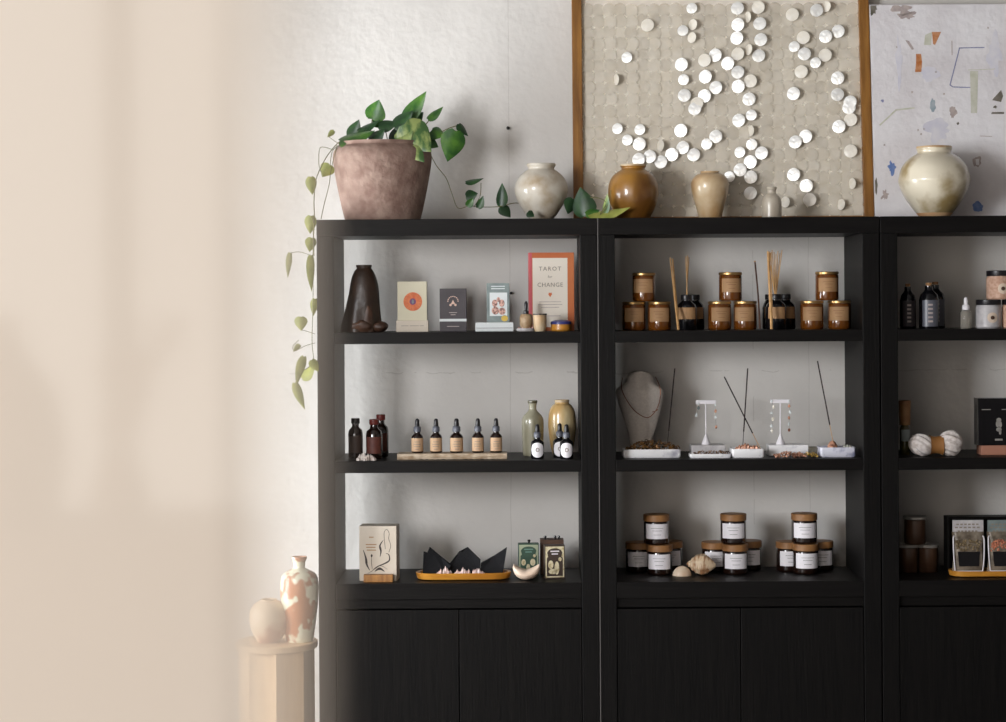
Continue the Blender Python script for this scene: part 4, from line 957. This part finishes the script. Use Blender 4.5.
def stick_bundle(label, pb, ptp, d0, d1, n, m, spread, name='reed_bundle', cat='reeds', r=.0017):
    o0 = pt(pb[0], pb[1], d0); o0.z = S1+.0005
    t = thing(name, label, cat, o0)
    top = pt(ptp[0], ptp[1], d1)-o0; rr = random.Random(n)
    for i in range(n):
        a = 2*PI*i/n; o_ = Vector((math.cos(a)*r*1.5, math.sin(a)*r*1.5, r))
        bm = bmesh.new(); tube(bm, [o_, o_+top*(1-.03*rr.random())+Vector((rr.uniform(-spread, spread), rr.uniform(-spread, spread)*.5, 0))], r, 8); link_obj('reed', bm, m, t, True)
    return t
stick_bundle('bundle of tan reeds leaning in front of the smaller diffuser bottle', (678.3, 330), (671, 258), .04, .17, 5, M_reed, .007)
stick_bundle('thick upright bundle of tan reeds in front of the larger diffuser', (771.6, 330), (769, 251), .045, .1, 6, M_reed, .006)
o0 = pt(760, 330, .08); o0.z = S1+.004; t = thing('twig', 'single brown twig leaning back between the middle trio and the diffuser', 'stick', o0)
bm = bmesh.new(); e = pt(755, 262, .2)-o0; tube(bm, catmull([(0, 0, 0), tuple(e*.5+Vector((.002, 0, 0))), tuple(e)], 4), .0028, 8); link_obj('stick', bm, M_twig, t, True)
bm = bmesh.new(); tube(bm, [tuple(e*1.001), tuple(e*1.0+Vector((-.0006, 0, .004)))], .003, 8); link_obj('tip', bm, M_reed, t, True)

# ------------------------------------------------------------------ middle bookcase, middle shelf: jewellery
d = .22; s = sc(d)
t = thing('necklace_bust', 'grey linen necklace bust at the left of the jewellery shelf', 'bust', base_loc(640, S2, d))
H = XZ(640, 371, d)[1]-S2
ol = [(457, 630, 650), (447, 629.5, 651), (439, 629, 653), (425, 625.5, 657.5), (410, 620.5, 661.5), (400, 617.5, 663.5), (393, 616.2, 664), (389, 617.2, 663), (385.5, 622, 658), (382, 625.8, 654.5), (377, 627, 653), (373, 630, 650), (371, 636, 645)]
R = [((457-y)/86*H, ((a+b)/2-640)*s, (b-a)/2*s) for y, a, b in ol]
bm = bmesh.new(); loft(bm, [(z, cx_, rx, .012+.028*min(1, (z/H)*1.3)*max(.25, math.sqrt(max(0, 1-(z/H)**3)))) for z, cx_, rx in catmull(R, 4)], 40); link_obj('bust_body', bm, M_linen, t, True)
tn = thing('necklace', 'thin copper chain necklace hanging on the linen bust', 'necklace', base_loc(640, S2, d)); tn.location.z = S2
P = []
for px, py, dy in ((622.5, 378, .01), (621.5, 388, -.026), (626, 399, -.040), (633, 409, -.0455), (641, 415.5, -.047), (648, 417.5, -.047), (654, 413, -.0455), (658.5, 405, -.040), (660.5, 395, -.030), (659.5, 386, -.022), (655.5, 377, .01)):
    v = pt(px, py, d+dy)-Vector(tn.location); P.append(tuple(v))
bm = bmesh.new(); tube(bm, catmull(P, 6), .0014, 8); link_obj('chain', bm, M_copper, tn, True)
bm = bmesh.new(); tube(bm, catmull([tuple(pt(x_, y_, d-.046)-Vector(tn.location)) for x_, y_ in ((652, 412), (656, 411), (658, 409))], 3), .0012, 8); link_obj('clasp', bm, M_copper, tn, True)
def tray_open(label, x0, x1, pytop, d, depth_m, m, name='marble_tray', r=.008, wall=.005, zb=S2, group='pale stone trays on the jewellery shelf', rz=0):
    s = sc(d); w = (x1-x0)*s; H = XZ((x0+x1)/2, pytop, d)[1]-zb; t = thing(name, label, 'tray', base_loc((x0+x1)/2, zb, d), rz, group)
    bm = bmesh.new()
    def rr_(w_, d0_, d1_, r_):
        q = []
        for cx_, cy_, a in ((w_/2-r_, d1_-r_, 0), (-w_/2+r_, d1_-r_, PI/2), (-w_/2+r_, d0_+r_, PI), (w_/2-r_, d0_+r_, 1.5*PI)):
            for i in range(5): b_ = a+PI/2*i/4; q.append((cx_+r_*math.cos(b_), cy_+r_*math.sin(b_)))
        return q
    rows = [(w-.006, .003, depth_m-.003, r, 0), (w, 0, depth_m, r, .004), (w, 0, depth_m, r, H), (w-2*wall, wall, depth_m-wall, r*.6, H), (w-2*wall, wall, depth_m-wall, r*.6, H*.45)]
    Rr = [[bm.verts.new((x, y, z)) for x, y in rr_(a, b, c, e)] for a, b, c, e, z in rows]
    for A, Bq in zip(Rr, Rr[1:]):
        n = len(A)
        for i in range(n): bm.faces.new((A[i], A[(i+1) % n], Bq[(i+1) % n], Bq[i]))
    bm.faces.new(Rr[0][::-1]); bm.faces.new(Rr[-1]); link_obj('tray', bm, m, t, True)
    return t, w, H
def heap(label, x0, x1, d0, d1, z0, hpx, m, n, seed, rsz, cat='jewellery', name='jewellery_pile'):
    rr = random.Random(seed); dm = (d0+d1)/2; o0 = base_loc((x0+x1)/2, z0, dm); bm = bmesh.new(); s = sc(dm); w = (x1-x0)*s
    for i in range(n):
        u, v = rr.random(), rr.random(); hh = hpx*s*math.sin(PI*min(max(u, .04), .96))**.5*rr.random()
        k = rsz*(.7+.6*rr.random())
        if rr.random() < .4:   # ring or link
            c = Vector(((u-.5)*w, (v-.5)*(d1-d0), hh+k)); ax = Vector((rr.uniform(-1, 1), rr.uniform(-1, 1), rr.uniform(-1, 1))).normalized(); u_ = ax.orthogonal().normalized(); w_ = ax.cross(u_)
            tube(bm, [c+(u_*math.cos(2*PI*j/10)+w_*math.sin(2*PI*j/10))*k*1.1 for j in range(11)], k*.28, 5)
        else: blob(bm, ((u-.5)*w, (v-.5)*(d1-d0), hh+k*.8), k, i+seed, .4, 1, (1, 1, .8))
    for v in bm.verts: v.co.z = max(v.co.z, 0.0002)
    o = link_obj(name, bm, m, None, True); o.location = o0; tag(o, label, cat, kind='stuff'); return o
t, w, H = tray_open('long white marble tray in front of the necklace bust', 623, 680.8, 449.5, .07, .09, M_marble)
heap('heap of small brass jewellery in the long marble tray below the bust', 625.5, 678.5, .08, .15, S2+H*.5, 11, M_brasspile, 260, 3, .0042)
# stand blocks and earring stands
def block(label, x0, x1, pytop, d, th, m):
    s = sc(d); w = (x1-x0)*s; H = XZ((x0+x1)/2, pytop, d)[1]-S2; t = thing('stone_block', label, 'block', base_loc((x0+x1)/2, S2, d), group='stone blocks under the earring stands')
    link_obj('block', B(-w/2, w/2, 0, th, 0, H, .0025), m, t); return H
h1 = block('grey speckled stone block under the left earring stand', 691.5, 725.5, 445.2, .12, .08, M_marbleb)
h2 = block('white stone block under the right earring stand', 769, 808.5, 445, .12, .08, M_marble)
def earstand(label, px, d, zb, bar0, bar1, pyb, group):
    s = sc(d); t = thing('earring_stand', label, 'jewellery stand', base_loc(px, zb, d), group=group); H = XZ(px, pyb, d)[1]-zb
    bm = bmesh.new(); lathe(bm, [(0, 0), (.0145, 0), (.0148, .003), (.010, .014), (.004, .030), (.0022, .036), (.0022, H-.003), (0, H-.003)], 24); link_obj('cone_base', bm, M_label, t, True)
    a, b = (bar0-px)*s, (bar1-px)*s; link_obj('crossbar', B(a, b, -.005, .005, H-.004, H+.009, .002), M_label, t)
    return t, s, H
def earring(label, stand, px, ys, d, m, seed, group):
    rr = random.Random(seed); o0 = pt(px, ys[0], d); t = thing('earring', label, 'earring', o0, group=group)
    bm = bmesh.new(); P = []
    for i, y in enumerate(ys):
        p = pt(px+rr.uniform(-1.2, 1.2), y, d)-o0; P.append(p)
    tube(bm, [P[0]]+[p for p in P[1:]], .0007, 6)
    if len(P) > 1: link_obj('wire', bm, M_silverlid, t, True)
    else: bm.free()
    for i, p in enumerate(P):
        bm = bmesh.new(); blob(bm, (p.x, p.y, p.z), .0052 if i else .0038, seed+i, .35, 1, (.9, .5, 1.3)); link_obj('bead', bm, m if i % 2 else M_whitecard, t, True)
    return t
ge = 'earrings on the two white stands'
st, _, _ = earstand('white earring stand at left, on the grey stone block', 706, .155, S2+h1+.0003, 696, 716.2, 402.8, 'white T-shaped earring stands')
earring('short drop earring at the left end of the left stand', st, 697.5, (404, 408, 415), .148, M_bluegrey, 2, ge)
earring('long drop earring at the right end of the left stand', st, 715, (405, 411, 417, 427), .148, M_rosepile, 5, ge)
st, _, _ = earstand('white earring stand at right, on the white stone block', 780.5, .155, S2+h2+.0003, 770.5, 790.5, 402, 'white T-shaped earring stands')
earring('long beaded white earring at the left end of the right stand', st, 772.5, (401, 407, 413, 419, 426, 431), .148, M_pearl2, 8, ge)
earring('beaded white earring at the right end of the right stand', st, 789, (401, 406, 412, 418, 424, 430), .148, M_rosepile, 11, ge)
t, w, H = tray_open('shallow marble tray holding dark beads, in front of the grey stone block', 690, 731.5, 454, .045, .06, M_marble, r=.006)
heap('small dark and copper beads in the shallow tray', 694, 728, .055, .10, S2+H*.5, 4, M_brasspile, 70, 9, .0032)
t, w, H = tray_open('white marble tray with pink stones, between the two earring stands', 732, 764.5, 449, .05, .085, M_marble)
crystals('row of pink and tan stones in the tray between earring stands', 748, 27, 11.5, .09, S2+H*.46, M_rosepile, 33, 9, name='stone_row')
heap('rose gold jewellery pieces lying in front of the right stand', 775, 806, .03, .09, S2, 4.5, M_rosepile, 90, 15, .0038)
heap('gold jewellery pieces lying left of the blue veined tray', 803, 818, .03, .08, S2, 3.5, mat('yellow_gold', (186, 150, 70), .35, metal=.5), 26, 18, .004)
t = thing('small_bowl', 'small dark bowl behind the gold pieces, left of the blue veined tray', 'bowl', base_loc(814, S2, .13))
bm = bmesh.new(); lathe(bm, [(0, 0), (.010, 0), (.016, .008), (.022, .026), (.021, .028), (.0195, .026), (.013, .01), (0, .006)], 26); link_obj('bowl', bm, M_umber, t, True)
t, w, H = tray_open('blue veined white stone tray at the right end of the jewellery shelf', 820.5, 856, 447.5, .05, .085, M_blueagate)
t = thing('incense_holder', 'pink stone incense holder in the blue veined tray', 'incense holder', base_loc(832.5, S2+H*.46, .09))
bm = bmesh.new(); lathe(bm, [(0, 0), (.0165, 0), (.018, .010), (.016, .020), (.010, .031), (.004, .036), (0, .036)], 20); link_obj('holder', bm, M_rosepile, t, True)
crystals('small grey and green stones at the right in the blue veined tray', 846, 15, 10, .09, S2+H*.46, mat('grey_green_stone', (150, 156, 140), .4, (196, 190, 180), 60), 41, 6, name='stone_row')
def incense(label, x0, y0, x1, y1, d0_, d1_, bare=0.0, zmin=S2+.001, zfix=None):
    a = pt(x0, y0, d0_); b = pt(x1, y1, d1_)
    t = thing('incense_stick', label, 'incense', a, group='incense sticks on the jewellery shelf')
    v = b-a; bm = bmesh.new(); tube(bm, [tuple(v*bare), tuple(v)], .0022, 8); link_obj('incense', bm, M_incense, t, True)
    bm = bmesh.new(); low = zfix if zfix is not None else zmin
    k = (low-a.z)/v.z
    tube(bm, [tuple(v*min(k, 0)), tuple(v*(bare+.01))], .0011, 7); link_obj('stick', bm, M_reed if bare else M_incense, t, True)
incense('dark incense stick leaning just right of the necklace bust', 668.7, 431, 674.8, 368.4, .155, .20, zfix=S2+.019)
incense('dark incense stick leaning left, crossing another, between the earring stands', 753.5, 435, 724.3, 376.8, .1, .14, .03, zfix=S2+.018)
incense('dark upright incense stick crossed by another, between the earring stands', 743.7, 431.6, 747.7, 368.4, .1, .12, zfix=S2+.018)
incense('dark incense stick standing in the pink holder at right', 832.5, 439, 817.5, 361, .09, .13, .18)

# ------------------------------------------------------------------ middle bookcase, lower shelf: shells
def spiral_shell(label, px, d, L, m, R0, turns=3.6, name='seashell', rz=0.0, tilt=0.0):
    t = thing(name, label, 'seashell', base_loc(px, S3, d), rz)
    bm = bmesh.new(); rings = []; N = 84
    for i in range(N+1):
        u = i/N; g = math.exp(-2.6*u); a = turns*2*PI*u
        R_ = R0*g*.55; r_ = R0*g*.62*(1+.04*math.cos(a*3)); c = Vector((L*(.18+.8*(1-g)), R_*math.cos(a), R_*math.sin(a)))
        rad = Vector((0, math.cos(a), math.sin(a))); ax = Vector((1, 0, 0))
        rings.append([bm.verts.new(c+rad*math.cos(2*PI*k/14)*r_*(1+.05*math.cos(6*PI*k/7))+ax*math.sin(2*PI*k/14)*r_*1.15) for k in range(14)])
    for A, Bq in zip(rings, rings[1:]):
        for k in range(14): bm.faces.new((A[k], A[(k+1) % 14], Bq[(k+1) % 14], Bq[k]))
    bm.faces.new(rings[0]); bm.faces.new(rings[-1][::-1])
    for v in bm.verts: v.co = Matrix.Rotation(tilt, 3, 'Y') @ v.co
    zm = min(v.co.z for v in bm.verts); xc = (max(v.co.x for v in bm.verts)+min(v.co.x for v in bm.verts))/2
    for v in bm.verts: v.co.z -= zm; v.co.x -= xc
    link_obj('shell', bm, m, t, True); return t
t = thing('seashell', 'large striped conch shell between the left and middle candle stacks', 'seashell', base_loc(701, S3, .15), -.25)
bm = bmesh.new(); prof = catmull([(.000, .001), (.006, .008), (.010, .011), (.014, .012), (.019, .021), (.025, .022), (.031, .029), (.038, .030), (.052, .034), (.066, .030), (.078, .022), (.090, .012), (.097, .004)], 3); n = 40; rows = []
for x, r_ in prof: rows.append([bm.verts.new((x-.048, r_*.85*(1+.05*math.cos(9*2*PI*q/n))*math.cos(2*PI*q/n), .031+.10*(x-.048)*-.25+r_*(1+.05*math.cos(9*2*PI*q/n))*math.sin(2*PI*q/n))) for q in range(n)])
for A, Bq in zip(rows, rows[1:]):
    for q in range(n): bm.faces.new((A[q], A[(q+1) % n], Bq[(q+1) % n], Bq[q]))
bm.faces.new(rows[0]); bm.faces.new(rows[-1][::-1]); zm = min(v.co.z for v in bm.verts)
for v in bm.verts: v.co.z = v.co.z-zm
link_obj('shell', bm, M_shellb, t, True)
d = .145; t = thing('seashell', 'small white ribbed clam shell left of the conch shell', 'seashell', base_loc(682, S3, d))
bm = bmesh.new(); n, m_ = 36, 10; rows = []
for j in range(m_+1):
    v = j/m_; rows.append([bm.verts.new(((.030*math.cos(2*PI*i/n))*math.cos(v*PI/2)*(1+.03*math.cos(14*2*PI*i/n)), .022*math.sin(2*PI*i/n)*math.cos(v*PI/2), .031*math.sin(v*PI/2)*(1+.02*math.cos(14*2*PI*i/n)))) for i in range(n)])
for A, Bq in zip(rows, rows[1:]):
    for i in range(n): bm.faces.new((A[i], A[(i+1) % n], Bq[(i+1) % n], Bq[i]))
bm.faces.new(rows[0][::-1]); bmesh.ops.remove_doubles(bm, verts=bm.verts[:], dist=1e-5); link_obj('shell', bm, M_shellw, t, True)

# ------------------------------------------------------------------ right bookcase
def tonic(label, px, d, Hpx, w):
    t, s, H = bottle('stoppered_bottle', label, 'bottle', px, d, S1, Hpx, [(w, 0), (w+.3, .02), (w+.3, .62), (w-1, .74), (w*.55, .81), (w*.42, .85), (w*.42, .93)], M_blackgl,
                     [('cork', [(0, .935), (w*.3, .935), (w*.34, .985), (w*.3, 1.0), (0, 1.0)], M_corkw)], 'black corked bottles')
    bm = bmesh.new(); curved_label(bm, (w+.35)*s, .05*H, .62*H, .9); lb = link_obj('label', bm, M_greyplastic if w > 9 else M_darkcard, t, True)
    bm = bmesh.new()
    for k in range(5): lathe(bm, [((w+.4)*s+.0002, (.14+.09*k)*H), ((w+.4)*s+.0005, (.14+.09*k)*H), ((w+.4)*s+.0005, (.18+.09*k)*H), ((w+.4)*s+.0002, (.18+.09*k)*H)], 4, -PI/2-.28, -PI/2+.2)
    link_obj('print', bm, M_smudge, lb, True); return t
tonic('narrow black corked bottle at the left end of the right bookcase upper shelf', 908, .16, 45, 7.7)
tonic('wide black corked bottle with grey label, right bookcase upper shelf, front', 929, .12, 46, 9.5)
tonic('wide black corked bottle behind its twin, right bookcase upper shelf', 935.5, .22, 46.5, 9.2)
t, s, H = bottle('dropper_bottle', 'small clear dropper bottle with a white bulb, right bookcase', 'bottle', 966, .12, S1, 31, [(5.2, 0), (5.5, .03), (5.5, .5), (4.8, .57), (2.8, .6)], M_clearglass,
       [('collar', [(0, .6), (3.6, .6), (3.7, .65), (3.6, .74), (2.6, .77), (0, .77)], M_label), ('rubber_bulb', [(0, .77), (2.0, .77), (2.1, .92), (1.3, 1.0), (0, 1.0)], M_label)])
def saltjar(label, px, zb, d, m, H=.094, r=.0405):
    t = thing('bath_salt_jar', label, 'jar', base_loc(px, zb, d), group='clear jars of bath salt with black lids')
    bm = bmesh.new(); lathe(bm, [(0, 0), (r-.004, 0), (r, .005), (r, H-.026), (r-.004, H-.018), (0, H-.018)], 30); link_obj('glass_jar', bm, m, t, True)
    bm = bmesh.new(); lathe(bm, [(0, H-.0178), (r-.0012, H-.0178), (r-.0005, H-.016), (r-.0005, H-.002), (r-.003, H), (0, H)], 30); link_obj('lid', bm, M_rubber, t, True)
    bm = bmesh.new(); R_ = r+.0004; n = 14
    for i in range(n):
        a0_, a1_ = -1+2*i/n, -1+2*(i+1)/n; h0, h1_ = [math.sqrt(max(0, 1-q*q))*.017 for q in (a0_, a1_)]
        f = lambda u: (R_*math.sin(u*.44+.1), -R_*math.cos(u*.44+.1)); (xa, ya), (xb, yb) = f(a0_), f(a1_); zc = .035
        bm.faces.new([bm.verts.new(v) for v in ((xa, ya, zc-h0-1e-5), (xb, yb, zc-h1_-1e-5), (xb, yb, zc+h1_+1e-5), (xa, ya, zc+h0+1e-5))])
    lb = link_obj('round_label', bm, M_roundlbl, t, True)
    bm = bmesh.new(); lathe(bm, [(0, 0), (.0065, 0), (.0065, .0004), (0, .0004)], 12)
    for v in bm.verts: v.co = Vector((v.co.x+.0035, -R_-.0006-v.co.z, .035+v.co.y))
    link_obj('emblem_print', bm, M_bronze2, lb); return t
j0 = saltjar('lower left clear jar of pale bath salt with round label, right bookcase', 988.5, S1, .12, M_marbleb)
saltjar('lower jar of bath salt cut off by the right edge of the picture', 1014.6, S1, .12, M_salt)
saltjar('topmost jar of pink bath salt stacked at the right edge', 999, S1+.0942, .12, M_salt, .094)
# middle shelf right
t = thing('oil_bottle', 'slim olive glass bottle with a tall wooden cap, right bookcase', 'bottle', base_loc(905, S2, .14)); s = sc(.14)
bm = bmesh.new(); lathe(bm, [(0, 0), (.0155, 0), (.0165, .004), (.0165, .085), (.013, .094), (.012, .097), (0, .097)], 26); link_obj('glass_bottle', bm, M_olive_gl, t, True)
bm = bmesh.new(); lathe(bm, [(0, .0975), (.0175, .0975), (.0188, .13), (.0196, .176), (.018, .178), (0, .178)], 26); link_obj('wooden_cap', bm, M_woodlid, t, True)
bm = bmesh.new(); curved_label(bm, .0167, .045, .083, .9); link_obj('label', bm, M_paleblue, t, True)
d = .075; s = sc(d); t = thing('yarn_bundle', 'bow-shaped white ridged bundle tied by an ochre band, right bookcase', 'bundle', base_loc(936, S2, d))
for cx_, rx, rz_, tl in ((-.046, .044, .034, .22), (.047, .040, .040, -.15)):
    bm = bmesh.new(); rows = []; n = 18; k_ = 40
    for i in range(1, n):
        a = PI*i/n; x = -rx*math.cos(a); e = math.sin(a)
        rows.append([bm.verts.new((x, .032*e*math.cos(2*PI*q/k_+x*14)*(1+.07*math.cos(q*PI/2)), rz_*e*math.sin(2*PI*q/k_+x*14)*(1+.07*math.cos(q*PI/2)))) for q in range(k_)])
    for A, Bq in zip(rows, rows[1:]):
        for q in range(k_): bm.faces.new((A[q], A[(q+1) % k_], Bq[(q+1) % k_], Bq[q]))
    bm.faces.new(rows[0]); bm.faces.new(rows[-1][::-1])
    bmesh.ops.rotate(bm, verts=bm.verts[:], cent=(0, 0, 0), matrix=Matrix.Rotation(tl, 3, 'Y'))
    zm = min(v.co.z for v in bm.verts)
    for v in bm.verts: v.co.z -= zm; v.co.x += cx_
    link_obj('skein', bm, M_yarn, t, True)
bm = bmesh.new(); rows = []
for i, x in enumerate((-.021, -.013, 0, .013, .021)):
    r_ = (.033, .029, .0275, .029, .033)[i]; rows.append([bm.verts.new((x, r_*.9*math.cos(2*PI*q/24), .036+r_*math.sin(2*PI*q/24))) for q in range(24)])
for A, Bq in zip(rows, rows[1:]):
    for q in range(24): bm.faces.new((A[q], A[(q+1) % 24], Bq[(q+1) % 24], Bq[q]))
link_obj('band', bm, M_band, t, True)
t = thing('stand', 'low blush clay stand under the black printed box', 'stand', base_loc(1000, S2, .10)); s = sc(.1); SB = .032
link_obj('base', B(-18.5*s, 18.5*s, 0, .07, 0, SB, .003), M_copperbase, t)
t = thing('printed_box', 'black box with a pale figure emblem at the right edge, on the blush stand', 'box', base_loc(999, S2+SB+.0003, .095)); s = sc(.095); BHt = XZ(996, 398.3, .095)[1]-(S2+SB)
link_obj('box', B(-21*s, 21*s, 0, .055, 0, BHt, .001), M_blackgl, t)
bm = bmesh.new(); z = BHt*.42
for cx_, cz_, rx, rz_ in ((0, .018, .008, .007), (-.004, .005, .006, .011), (.005, .003, .005, .010), (0, -.013, .009, .007), (.004, -.022, .004, .008)): poly(bm, disc_pts(cx_, z+cz_, rx, rz_, 14), .0004)
link_obj('figure_print', bm, M_silverlid, t)
bm = bmesh.new()
for a, b, zz, th in ((-17*s, -8*s, BHt*.76, .0012), (3*s, 14*s, BHt*.76, .0012), (-4*s, 3.5*s, BHt*.12, .003)): poly(bm, [(a, zz-th), (b, zz-th), (b, zz+th), (a, zz+th)], .0004)
link_obj('title_print', bm, M_silverlid, t)
# lower shelf right
def tinjar(label, px, zb, d, H=.0925, r=.034):
    t = thing('lidded_jar', label, 'jar', base_loc(px, zb, d), group='brown jars with dull silver lids')
    bm = bmesh.new(); lathe(bm, [(0, 0), (r-.004, 0), (r-.001, .004), (r-.001, H-.014), (r-.004, H-.0105), (0, H-.0105)], 28); link_obj('jar', bm, M_brownjar, t, True)
    bm = bmesh.new(); lathe(bm, [(0, H-.0103), (r+.0025, H-.0103), (r+.003, H-.009), (r+.003, H-.002), (r+.001, H), (0, H)], 28); link_obj('lid', bm, M_silverlid, t, True); return t
t0 = tinjar('brown silver-lidded jar at bottom left, lower shelf of right bookcase', 907.5, S3, .20)
dup(t0, base_loc(928, S3, .20), 'brown silver-lidded jar at bottom right, left of the pouch display')
dup(t0, base_loc(915, S3+.0927, .20), 'brown silver-lidded jar on top of the two others, right bookcase', scale=(1.05, 1.05, 1))
t = thing('display_tray', 'golden wood tray at the right edge holding the clear pouches', 'tray', base_loc(985, S3, .10)); s = sc(.1)
bm = bmesh.new(); stad_loft(bm, [(.086-.02, .036, 0), (.086-.014, .044, .004), (.086-.014, .046, .020), (.086-.016, .043, .0205), (.086-.016, .040, .012)]); link_obj('tray', bm, M_traywood, t, True)
t = thing('display_case', 'open black display case behind the clear pouches', 'display', base_loc(993, S3, .17)); CW = 45*sc(.17)
CH = XZ(990, 516.8, .17)[1]-S3
for nm, bb in (('back', (-CW, CW, .055, .062, 0, CH)), ('side', (-CW, -CW+.007, 0, .0545, 0, CH-.0075)), ('side', (CW-.007, CW, 0, .0545, 0, CH-.0075)), ('top', (-CW, CW, -.002, .0545, CH-.007, CH))):
    link_obj(nm, B(*bb, bev=.0008), M_blackh, t)
def pouch(label, x0, x1, fill, title):
    d = .10; s = sc(d); w = (x1-x0)*s; zb = S3+.0125; H = XZ((x0+x1)/2, 520, d)[1]-zb; t = thing('clear_pouch', label, 'pouch', base_loc((x0+x1)/2, zb, d), group='clear pouches on the golden tray')
    bm = bmesh.new(); rows = []
    for i in range(9):
        z = H*.78*i/8; th = .013*math.sin(PI*(.12+.8*(1-i/8)))**.7+.0015; ww = w/2*(1-.10*math.sin(PI*i/8))
        rows.append([bm.verts.new((ww*math.copysign(abs(math.cos(a))**.5, math.cos(a)), th*math.sin(a), z)) for a in [2*PI*q/20 for q in range(20)]])
    for A, Bq in zip(rows, rows[1:]):
        for q in range(20): bm.faces.new((A[q], A[(q+1) % 20], Bq[(q+1) % 20], Bq[q]))
    bm.faces.new(rows[0][::-1]); bm.faces.new(rows[-1]); link_obj('pouch_body', bm, M_pouch, t, True)
    link_obj('header_card', B(-w*.47, w*.47, -.003, .003, H*.70, H, .0006), title, t)
    bm = bmesh.new()
    for z, k in ((.92, .36), (.86, .40), (.79, .32)):
        for j in range(6): x = -w*k+2*w*k*j/6; poly(bm, [(x, H*z-.0022), (x+w*k*.22, H*z-.0022), (x+w*k*.22, H*z+.0022), (x, H*z+.0022)], .0004, -.0032)
    link_obj('header_print', bm, M_ink, t)
    bm = bmesh.new(); poly(bm, [(-w*.3, H*.12), (w*.3, H*.12), (w*.34, H*.40), (-w*.34, H*.40)], .002, -.0125); link_obj('dark_label', bm, M_blackgl, t)
    bm = bmesh.new(); rr = random.Random(int(x0))
    for i in range(70): blob(bm, (rr.uniform(-w*.38, w*.38), -.0125+rr.uniform(-.002, .003), rr.uniform(H*.42, H*.62)), .0045, i, .4, 1)
    link_obj('contents', bm, fill, t)
    for sx in (-1, 1):
        bm = bmesh.new(); tube(bm, catmull([(sx*w*.42, -.012, H*.03), (sx*w*.46, -.013, H*.3), (sx*w*.47, -.010, H*.62), (sx*w*.44, -.006, H*.7)], 4), .0022, 6); link_obj('seam', bm, M_label, t, True)
    bm = bmesh.new(); tube(bm, [(-w*.42, -.0125, .004), (w*.42, -.0125, .004)], .0022, 6); link_obj('seam', bm, M_label, t, True)
pouch('clear pouch of brown botanicals with a pale header card, on the golden tray', 951.8, 984.5, M_greenfill, M_marbleb)
pouch('clear pouch of orange crystals with a grey header, cut by the right edge', 986.8, 1019.5, M_orangefill, M_bluegrey)

# ------------------------------------------------------------------ plinth and vases beside the left bookcase
d = .12; s = sc(d); ZP = XZ(283, 640.5, d)[1]
px_c = 276.5; PRd = 41*s
t = thing('round_pedestal', 'pale wooden faceted pedestal with a round top left of the bookcases', 'pedestal', base_loc(px_c, ZP, d)); t.location.z = 0
bm = bmesh.new(); lathe(bm, [(0, ZP-.022), (PRd-.003, ZP-.022), (PRd, ZP-.019), (PRd, ZP-.003), (PRd-.003, ZP), (0, ZP)], 56); link_obj('round_top', bm, M_plinth, t, True)
bm = bmesh.new(); lathe(bm, [(0, 0), (PRd*.92, 0), (PRd*.92, ZP-.0222), (0, ZP-.0222)], 8, a0=.12, a1=2*PI+.12); link_obj('faceted_column', bm, M_plinth, t)
def pvessel(name, label, cat, px, d, pytop, prof, m, **k): return vessel(name, label, cat, px, d, ZP+.0002, pytop, prof, m, **k)
pvessel('bottle_vase', 'tall rust and cream glazed bottle vase on the wooden pedestal', 'vase', 299.5, .11, 556.5,
        [(13, 0), (14, .04), (16.5, .25), (18.6, .48), (19, .68), (16.5, .79), (9, .845), (6, .865), (5.4, .9), (6.4, .95), (7.6, .975), (7.4, 1.0)], M_flash, segs=48)
pvessel('round_jar', 'squat round cream jar left of the bottle vase on the pedestal', 'jar', 269, .10, 599,
        [(11, 0), (12.5, .05), (17, .25), (19.6, .5), (18.5, .75), (13, .92), (8, .97), (8, 1.0)], M_potw, segs=44)
